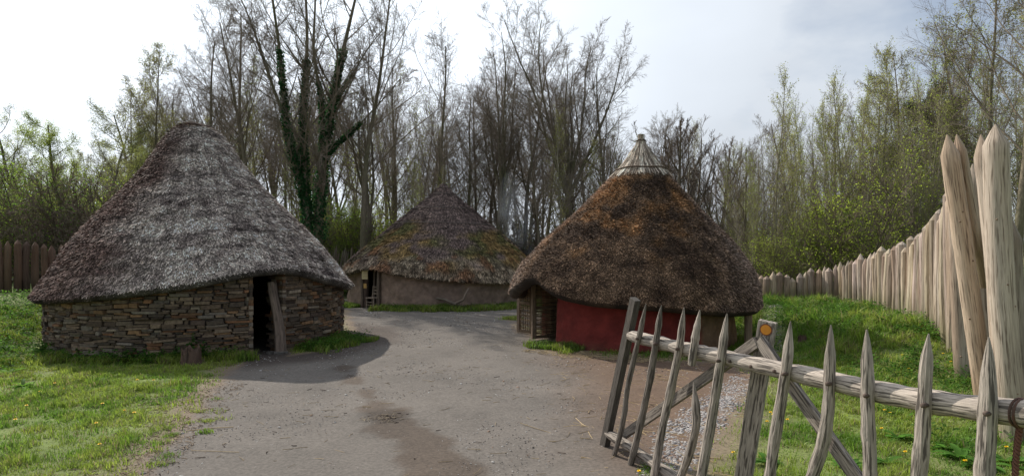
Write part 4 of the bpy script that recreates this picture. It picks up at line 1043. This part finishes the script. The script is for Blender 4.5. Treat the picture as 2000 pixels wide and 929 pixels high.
def trunk(rng, H, r, K=12, wob=.035, n=1, spread=0.0, up=.05):
    p0 = rng.normal(0, spread * .3, (n, 3)); p0[:, 2] = -.3; d0 = np.c_[rng.normal(0, .05 + spread * .25, (n, 2)), np.ones(n)]
    return grow(rng, p0, d0, np.full(n, H + .3) * (rng.uniform(.8, 1, n) if n > 1 else 1), np.full(n, r) * (rng.uniform(.7, 1, n) if n > 1 else 1), np.full(n, r * .18), K, wob, up)
def mk_tall(seed, H=17, r=.20, cs=.38, twig=TWIG, leaf=None, nleaf=0, dens=1.0, spread=.30, **k):
    rng = np.random.default_rng(seed); P, R = trunk(rng, H, r, 14)
    lv = [(int(20 * dens), cs, .98, .74, .16, spread * 1.35, .62, .36, 10, 6, .06, .06, .014), (11, .12, .98, .80, .15, .42, .45, .42, 7, 4, .08, .035, .0075),
          (8, .08, .98, .72, .2, .44, .35, .55, 5, 3, .10, .02, .0050), (5, .10, 1, .65, .2, .55, .3, .7, 3, 3, .12, .0, .0040)]
    return finish('tall', rng, P, R, lv, BARK, twig, leaf, nleaf, **k)
def mk_fork(seed, H=17, r=.24, n=5, **k):
    rng = np.random.default_rng(seed); f = .34 * H; P0, R0 = grow(rng, np.array([[0, 0, -.3]]), np.array([[0., 0, 1]]), np.array([f + .3]), np.array([r]), np.array([r * .85]), 14, .03, .02)
    d = np.c_[rng.normal(0, .17, (n, 2)), np.ones(n)]; P1, R1 = grow(rng, np.tile(P0[0, -1], (n, 1)) - [0, 0, .1], d, rng.uniform(.45, .68, n) * H, np.full(n, r * .55), np.full(n, r * .08), 14, .06, .06)
    P = np.concatenate([P0, P1]); R = np.concatenate([R0, R1])
    lv = [(10, .15, .98, .66, .15, .40, .5, .4, 9, 5, .06, .06, .012), (10, .12, .98, .78, .15, .44, .4, .45, 7, 4, .08, .035, .0075), (8, .08, .98, .7, .2, .44, .35, .55, 5, 3, .10, .02, .0050), (4, .1, 1, .65, .2, .55, .3, .7, 3, 3, .12, .0, .0040)]
    return finish('fork', rng, P, R, lv, BARK, TWIG, **k)
def mk_slender(seed, H=15, r=.075, leaf=None, nleaf=0, n=1, **k):
    rng = np.random.default_rng(seed); P, R = trunk(rng, H, r, 14, .03, n, .5 if n > 1 else 0)
    lv = [(36, .18, .99, .50, .15, .19, .5, .45, 7, 4, .08, .12, .011), (7, .1, .98, .5, .2, .44, .4, .55, 5, 3, .10, .08, .006), (4, .1, 1, .45, .2, .5, .3, .6, 3, 3, .12, .05, .0045)]
    return finish('slender', rng, P, R, lv, (.27, .235, .175), (.26, .22, .165), leaf, nleaf, **k)
def mk_vase(seed, H=11, **k):
    rng = np.random.default_rng(seed); P, R = trunk(rng, H * .9, .15, 12)
    lv = [(26, .08, .9, .62, .12, .62, .75, .5, 9, 5, .06, .11, .014), (8, .15, .97, .38, .12, .36, .5, .5, 6, 3, .10, .10, .007), (8, .1, .98, .4, .15, .42, .4, .6, 4, 3, .12, .07, .005), (5, .1, 1, .4, .2, .6, .3, .7, 3, 3, .15, .05, .0065)]
    return finish('vase', rng, P, R, lv, BARK, (.15, .115, .09), **k)
def mk_leafy(seed, H=9, leaf=(.10, .17, .03), nleaf=26000, lsize=(.07, .13), **k):
    rng = np.random.default_rng(seed); P, R = trunk(rng, H, .16, 12, .06)
    lv = [(26, .12, .97, 1.0, .2, .42, .6, .45, 8, 5, .13, .07, .014), (8, .2, .97, .7, .2, .42, .5, .5, 6, 3, .16, .03, .007), (7, .15, 1, .7, .25, .42, .4, .6, 4, 3, .2, .02, .005)]
    return finish('leafy', rng, P, R, lv, BARK, TWIG, leaf, nleaf, lsize=lsize, **k)
def mk_pine(seed, H=12):
    rng = np.random.default_rng(seed); P, R = trunk(rng, H, .2, 12, .05)
    lv = [(30, .35, .98, 1.15, .2, .38, .6, .45, 7, 5, .13, .05, .014), (9, .3, 1, .8, .2, .35, .4, .5, 5, 3, .18, .04, .007), (6, .3, 1, .7, .2, .4, .4, .6, 3, 3, .2, .04, .005)]
    return finish('pine', rng, P, R, lv, BARK, (.09, .07, .05), (.05, .075, .025), 42000, lsize=(.08, .16), lspread=.14, leaf2=(.075, .09, .035))
def mk_shrub(seed, H=3.2, leaf=(.10, .19, .03), nleaf=9000, twig=(.16, .12, .09), n=7):
    rng = np.random.default_rng(seed); p0 = np.c_[rng.normal(0, .3, (n, 2)), np.full(n, -.2)]; P, R = grow(rng, p0, np.c_[rng.normal(0, .5, (n, 2)), np.ones(n)], rng.uniform(.6, 1, n) * H, np.full(n, .035), np.full(n, .008), 9, .1, .05)
    lv = [(11, .2, .98, .8, .2, .42, .4, .5, 6, 3, .16, .05, .008), (8, .1, 1, .7, .25, .42, .3, .6, 4, 3, .2, .03, .0055), (5, .1, 1, .7, .25, .5, .3, .6, 3, 3, .2, .03, .0045)]
    return finish('shrub', rng, P, R, lv, (.11, .085, .06), twig, leaf, int(nleaf * 2.2), lsize=(.03, .06), S0=6)
YG = (.30, .31, .08); G1 = (.15, .25, .04); G2 = (.34, .42, .06)
VAR = {
 'tall': [mk_tall(11), mk_tall(12, dens=.85, spread=.26), mk_tall(13, cs=.42, spread=.24), mk_tall(14, cs=.28, spread=.32)],
 'fork': [mk_fork(21), mk_fork(22, n=4), mk_fork(23, n=7, H=17)],
 'slender': [mk_slender(31, leaf=G2, nleaf=1500, lsize=(.06, .12)), mk_slender(32), mk_slender(33, n=3, leaf=G2, nleaf=1900, lsize=(.06, .12)), mk_slender(34, r=.09, leaf=YG, nleaf=2800, lsize=(.06, .12)), mk_slender(35, r=.05, leaf=G2, nleaf=500, lsize=(.06, .11))],
 'vase': [mk_vase(41), mk_vase(42)],
 'leafy': [mk_leafy(51, leaf=(.36, .44, .09), leaf2=(.24, .30, .06), nleaf=36000, lsize=(.035, .07)), mk_leafy(52, leaf=(.36, .39, .12), nleaf=18000, leaf2=(.19, .22, .08), lsize=(.035, .07)), mk_leafy(53, leaf=(.30, .34, .09), nleaf=13000, lsize=(.035, .065))],
 'birch': [mk_tall(61, H=13, r=.11, cs=.15, leaf=(.30, .31, .11), nleaf=8000, lsize=(.05, .10), lspread=.12, spread=.24), mk_tall(62, H=13, r=.10, cs=.2, leaf=(.27, .27, .10), nleaf=5000, lsize=(.05, .10), lspread=.12, spread=.22)],
 'pine': [mk_pine(71)],
 'shrub': [mk_shrub(81, leaf=(.22, .32, .055), nleaf=4500), mk_shrub(82, nleaf=2000, leaf=YG), mk_shrub(83, nleaf=400), mk_shrub(84, leaf=G2, nleaf=3000), mk_shrub(85, nleaf=0, twig=(.20, .155, .125))],
}
HT = dict(tall=17, fork=17, slender=15, vase=11, leafy=9.5, birch=13, pine=12.5, shrub=3.0)
trng = np.random.default_rng(77)
def put(kind, vi, px, Y, top=None, s=None, label='', group=None, cat='tree', name=None, wide=1.0):
    """top: photo row of the tree's top"""
    tm, cm = VAR[kind][vi % len(VAR[kind])]; x = (px - CX) / F * Y; z = float(terrain(x, Y))
    if s is None: s = (HC + (HY - top) / F * Y - z) / HT[kind]
    s = float(s); o = link(name or {'tall': 'bare_tree', 'fork': 'bare_tree', 'slender': 'young_tree', 'vase': 'bare_tree', 'leafy': 'leafy_tree', 'birch': 'birch_tree', 'pine': 'pine_tree', 'shrub': 'shrub'}[kind], None, None, (x, Y, z), float(trng.uniform(0, 6.28)), (s * wide, s * wide, s))
    tag(o, label, cat, group)
    link('trunk' if kind != 'shrub' else 'stems', tm, o, (0, 0, 0)); link('crown', cm, o, (0, 0, 0)); return o
# trees one can point to
key = [
 ('tall', 1, 395, 34, 75, 'tall bare tree with open crown rising directly above the stone hut peak'),
 ('tall', 3, 452, 36, 10, 'very tall bare tree with fine twigs just right of the stone hut peak'),
 ('tall', 2, 508, 34, 35, 'tall narrow bare tree left of the ivy-clad tree'),
 ('tall', 0, 705, 33, -20, 'tall wide bare tree right of the ivy-clad tree with steep limbs'),
 ('fork', 1, 722, 35, 130, 'forked bare tree behind the gap between the stone hut and the daub hut'),
 ('tall', 3, 842, 37, 85, 'bare tree with a lone pointed crown directly behind the daub hut peak'),
 ('tall', 1, 905, 38, 190, 'lower bare tree right of the daub hut peak'),
 ('fork', 0, 975, 37, 78, 'tall dense bare tree right of the daub hut with several upright stems'),
 ('tall', 0, 1022, 40, 120, 'bare tree behind the smoke between the daub hut and the red hut'),
 ('fork', 2, 1105, 37, 28, 'tallest many-stemmed bare tree left of the red hut peak'),
 ('tall', 3, 1192, 38, 128, 'bare round-crowned tree just left of the red hut straw peak'),
 ('vase', 0, 1338, 40, 200, 'bushy bare tree with rounded brown crown right of the straw peak'),
 ('vase', 1, 1395, 43, 262, 'low brown bushy bare tree right of the rounded crown tree'),
 ('birch', 0, 312, 36, 108, 'yellow-green young-leaved tree with a thin top left of the stone hut peak'),
 ('birch', 1, 262, 38, 165, 'yellowish birch standing behind the left flank of the thatched stone hut roof'),
 ('leafy', 0, 130, 27, 232, 'bright green spreading tree above the left end of the dark palisade'),
 ('leafy', 1, 30, 31, 215, 'pale green tree at the left edge of the wood'),
 ('leafy', 1, 205, 34, 235, 'olive green tree between the bright green tree and the birches'),
 ('slender', 3, 1512, 26, 158, 'slender tree with young green leaf tufts at its top, at the wood edge'),
 ('pine', 0, 1812, 30, 188, 'dark green pine with a broad crown behind the right palisade'),
 ('birch', 1, 1742, 27, 100, 'thin twiggy tree with small leaves left of the pine'),
 ('tall', 3, 1975, 21, -190, 'large overhanging bare tree at the right edge with yellowish buds'),
 ('birch', 0, 1925, 24, -60, 'tall tree with sprinkled yellow leaves behind the tall gateway logs'),
 ('leafy', 2, 1790, 24, 330, 'low green tree with fresh leaves behind the rising palisade'),
]
for k_, v_, px, Y, top, lab in key: put(k_, v_, px, Y, top, label=lab, wide=1.35 if k_ == 'vase' else 1.0)

# background wood
def zone(px):
    if px < 330: return 'far left', 'behind the dark palisade at far left'
    if px < 700: return 'behind the stone hut', 'behind the stone hut'
    if px < 1010: return 'behind the daub hut', 'behind the daub hut'
    if px < 1420: return 'behind the red hut', 'behind the red hut'
    return 'behind the right palisade', 'behind the right palisade'
cnt = {}
def tree_line(px):   # how high the wood stands at this column of the photo
    return np.interp(px, [-100, 0, 100, 200, 270, 330, 400, 500, 650, 760, 800, 850, 900, 980, 1030, 1100, 1180, 1250, 1340, 1420, 1480, 1520, 1600, 1700, 1780, 1900, 2000, 2200], [240, 250, 250, 250, 200, 130, 130, 90, 60, 120, 180, 180, 230, 140, 160, 110, 150, 230, 240, 300, 270, 210, 170, 110, 120, 60, 20, 20])
def bgtree(kinds, n, x0, x1, Y0, Y1, drop=(20, 190)):
    for k in range(n):
        px = x0 + (x1 - x0) * (k + trng.random()) / n; Y = trng.uniform(Y0, Y1); kind = kinds[int(trng.integers(len(kinds)))]
        top = tree_line(px) + trng.uniform(*drop) * (.7 if px < 1400 else 1); z, where = zone(px)
        adj = {'tall': 'bare tree in the wood', 'fork': 'forked bare tree in the wood', 'slender': 'slender young tree in the wood', 'vase': 'bushy bare tree in the wood', 'leafy': 'green-leaved tree in the wood', 'birch': 'yellow-green tree in the wood', 'pine': 'dark pine in the wood'}[kind]
        put(kind, int(trng.integers(9)), px, Y, top, label=adj + ' ' + where, group=adj.replace(' in the wood', '') + 's ' + where)
bgtree(['tall', 'tall', 'tall', 'slender', 'fork'], 32, 340, 1440, 38, 56)
bgtree(['tall', 'slender', 'slender', 'slender'], 28, 380, 1440, 34, 44, (110, 300))
bgtree(['tall', 'vase', 'tall'], 24, 300, 1500, 56, 80, (40, 220))
bgtree(['leafy', 'birch', 'leafy'], 11, -80, 330, 32, 48, (10, 120))
bgtree(['birch', 'tall'], 8, 200, 420, 36, 50, (60, 160))
bgtree(['slender'], 56, 1430, 1900, 23, 36, (-10, 180))
bgtree(['slender', 'birch', 'slender', 'slender'], 22, 1420, 2080, 30, 50, (20, 240))
bgtree(['tall', 'slender', 'slender'], 7, 1880, 2080, 22, 36, (-60, 160))
bgtree(['tall', 'tall', 'slender'], 9, 740, 1000, 39, 46, (0, 60))
bgtree(['tall', 'slender', 'tall'], 9, 1260, 1500, 42, 54, (-20, 50))
bgtree(['slender', 'slender', 'tall'], 9, 1440, 1620, 27, 40, (0, 60))
# shrubs of the understorey
def shrubs(vs_, n, x0, x1, Y0, Y1, s0, s1, lab, grp):
    for k in range(n):
        px = x0 + (x1 - x0) * (k + trng.random()) / n; Y = trng.uniform(Y0, Y1); put('shrub', vs_[int(trng.integers(len(vs_)))], px, Y, s=trng.uniform(s0, s1), label=lab, group=grp, cat='shrub')
shrubs([0, 3, 0, 1], 28, 600, 860, 35, 48, .9, 1.8, 'fresh green undergrowth shrub under the trees behind the gap between stone hut and daub hut', 'green shrubs behind the gap')
shrubs([4, 2, 1, 4], 26, 850, 1440, 36, 52, .9, 1.9, 'bare brown undergrowth shrub behind the daub and red huts', 'brown shrubs behind the huts')
shrubs([4, 2, 1, 4], 14, 60, 330, 23, 30, 1.0, 1.6, 'grey-green twiggy shrub behind the dark palisade', 'twiggy shrubs behind the dark palisade')
shrubs([0, 2, 3], 7, -60, 180, 24, 32, 1.0, 1.9, 'green leafy shrub behind the dark palisade', 'green shrubs behind the dark palisade')
shrubs([2, 4, 1, 2], 13, 1400, 1830, 24, 34, .7, 1.1, 'twiggy shrub just behind the right palisade', 'twiggy shrubs behind the right palisade')
shrubs([3, 0], 8, 1540, 1860, 22, 28, .8, 1.6, 'bright green leafy shrub rising behind the right palisade', 'green shrubs behind the right palisade')
shrubs([0, 4, 1], 10, 330, 640, 32, 44, 1.0, 2.0, 'undergrowth shrub behind the stone hut roof', 'shrubs behind the stone hut')
# far wood as one mass of stems and undergrowth
mb = MB(); n = 800; x = trng.uniform(-75, 85, n); y = trng.uniform(60, 110, n); Hs = trng.uniform(4, 12, n) * np.where(x < -32, .55, 1)
P, R = grow(trng, np.stack([x, y, -.3 + 0 * x], 1), np.c_[trng.normal(0, .06, (n, 2)), np.ones(n)], Hs, trng.uniform(.06, .22, n), np.full(n, .03), 8, .05, .04)
V_, Fs, G = tubes(P, R, 4, cap=False); mb.add(V_, Fs, tcol(trng, V_, (.18, .155, .12)), G)
p, d, l, r = spawn(trng, P, R, 12, .25, 1, .7, .2, .22, .4, .4, .02); P2, R2 = grow(trng, p, d, l, r, r * .5, 4, .15, .06); V_, Fs, G = tubes(P2, R2, 3, cap=False); mb.add(V_, Fs, tcol(trng, V_, (.20, .17, .13)), G)
p, d, l, r = spawn(trng, P2, R2, 4, .2, 1, .7, .2, .5, .4, .6, .015); P3, R3 = grow(trng, p, d, l, r, r * .5, 3, .15, .06); V_, Fs, G = tubes(P3, R3, 3, cap=False); mb.add(V_, Fs, tcol(trng, V_, (.20, .17, .13)), G)
n = 90000; x = trng.uniform(-75, 85, n); y = trng.uniform(50, 105, n); z = trng.random(n) ** 1.6 * 4.2; C = np.stack([x, y, z], 1)
C = C[fbm(C, .35, 9, 3) > .47]; leaves(mb, trng, C, trng.uniform(.2, .45, len(C)), mixc((.12, .17, .05), (.19, .15, .10), sstep(fbm(C, .2, 19, 2), .4, .6)[:, None]) * trng.uniform(.6, 1.3, len(C))[:, None], mi=1)
tag(mb.build('far_wood', [M['twig'], M['leaf']]), 'far-off mass of bare wood behind all the trees', 'wood', kind='stuff')
mb = MB(); n = 60000; x = trng.uniform(-40, 40, n); y = trng.uniform(31, 58, n); C = np.stack([x, y, trng.random(n) ** 2 * .9], 1); C = C[(fbm(C[:, :2], .3, 29, 3) > .42) & (np.abs(x) / y < .9)]
leaves(mb, trng, C, trng.uniform(.07, .2, len(C)), mixc((.11, .19, .035), (.19, .14, .09), sstep(fbm(C, .4, 39, 2), .45, .6)[:, None]) * trng.uniform(.6, 1.4, len(C))[:, None])
tag(mb.build('undergrowth', M['leaf']), 'low leafy undergrowth on the floor of the wood', 'undergrowth', kind='stuff')

# the ivy-clad tree
def ivy_tree():
    rng = np.random.default_rng(99); Y = 32.0; bx = (617 - CX) / F * Y
    t = thing('ivy_tree', 'very tall forked tree with dark green ivy climbing its stems, between stone and daub huts', 'tree', (bx, Y, 0))
    stems = [([(620, 580), (620, 480), (618, 420), (628, 300), (640, 220), (655, 130), (668, 70), (690, -30)], .30, .4),
             ([(606, 580), (604, 470), (600, 377), (596, 240), (606, 150), (612, 80), (606, -60)], .22, -.5),
             ([(606, 430), (600, 377), (585, 334), (572, 260), (574, 200), (570, 108), (560, 20), (556, -50)], .17, -1.2),
             ([(596, 400), (580, 340), (566, 285), (552, 242), (530, 200), (505, 120), (480, 60)], .12, .8),
             ([(628, 330), (640, 290), (666, 262), (690, 235), (735, 180), (770, 130)], .10, 1.0),
             ([(630, 290), (636, 200), (622, 120), (634, 40), (640, -60)], .12, -1.0),
             ([(645, 215), (662, 180), (682, 140), (712, 80), (740, 40)], .09, .6),
             ([(598, 300), (560, 220), (540, 150), (520, 60), (500, 10)], .09, -1.4)]
    P = []; R = []
    for pts, r, dy in stems:
        k = np.linspace(0, 1, len(pts)); C = np.stack([at(a, b, Y) for a, b in pts]); C[:, 1] += dy * k * 2.0; q = np.linspace(0, 1, 16)
        Pq = np.stack([np.interp(q, k, C[:, i]) for i in range(3)], 1)
        for _ in range(2): Pq[1:-1] = (Pq[:-2] + 2 * Pq[1:-1] + Pq[2:]) / 4
        P.append(Pq); R.append(r * (1 - .8 * q))
    P = np.array(P); R = np.array(R)
    lv = [(12, .28, .98, .68, .15, .32, .45, .42, 9, 5, .07, .06, .015), (11, .12, .98, .8, .2, .44, .45, .45, 7, 4, .09, .03, .008), (8, .08, .98, .7, .2, .44, .35, .55, 5, 3, .10, .02, .0052), (4, .1, 1, .65, .2, .55, .3, .7, 3, 3, .12, .0, .0042)]
    tm, cm = finish('ivy', rng, P, R, lv, BARK, TWIG)
    off = (-bx, -Y, 0); link('trunk', tm, t, off); link('crown', cm, t, off)
    mb = MB()
    for i, (t0, t1, n, sp) in enumerate([(.18, .80, 5200, .17), (.22, .72, 4200, .15), (.05, .70, 3200, .14), (.1, .55, 1500, .12), (.1, .6, 1200, .10), (0, .35, 900, .10), (0, .5, 700, .09)]):
        q = rng.uniform(t0, t1, n); w_ = .55 + .9 * vnoise(np.c_[q * 14, q * 0, q * 0], 1, i); C = np.stack([np.interp(q, np.linspace(0, 1, 16), P[i][:, j]) for j in range(3)], 1) + nrm(rng.normal(0, 1, (n, 3))) * (np.interp(q, np.linspace(0, 1, 16), R[i]) * .9 + rng.random(n) * (sp * 1.5 * w_ * (1 - .4 * (q - t0) / (t1 - t0))))[:, None]
        leaves(mb, rng, C, rng.uniform(.09, .17, n), np.array([.035, .10, .035]) * rng.uniform(.6, 1.6, n)[:, None], asp=.8)
    link('ivy', mb.mesh('ivy', M['leaf']), t, off)
ivy_tree()
# thin smoke drifting behind the gap between the daub hut and the red hut
m, nt = newmat('smoke'); tcn = N(nt, 'ShaderNodeTexCoord'); ns = N(nt, 'ShaderNodeTexNoise', Scale=.9, Detail=4.0); nt.links.new(tcn.outputs['Object'], ns.inputs['Vector'])
mr = N(nt, 'ShaderNodeMapRange'); mr.inputs['From Min'].default_value = .4; mr.inputs['From Max'].default_value = .75; mr.inputs['To Max'].default_value = .16; nt.links.new(ns.outputs['Fac'], mr.inputs['Value'])
pv = N(nt, 'ShaderNodeVolumePrincipled'); pv.inputs['Color'].default_value = (.72, .82, .95, 1); nt.links.new(mr.outputs[0], pv.inputs['Density'])
ou = N(nt, 'ShaderNodeOutputMaterial'); nt.links.new(pv.outputs[0], ou.inputs['Volume'])
mb = MB(); P = np.array([[.9, 31, .4], [.75, 31, 1.2], [.55, 31.2, 2.2], [.3, 31.3, 3.4], [.1, 31.5, 4.6], [-.1, 31.7, 5.8], [-.2, 31.8, 6.6]]); V_, Fs, G = tubes(P, np.array([.15, .4, .65, .85, .95, .7, .1]), 14)
mb.add(V_, Fs, (.7, .8, .9), G); tag(mb.build('smoke', m, smooth=True), 'faint bluish smoke rising between the daub hut and the red hut', 'smoke', kind='stuff')
scene.cycles.max_bounces = 6
print('FACES', sum(len(o.data.polygons) for o in bpy.data.objects if o.type == 'MESH'), 'OBJS', len(bpy.data.objects))
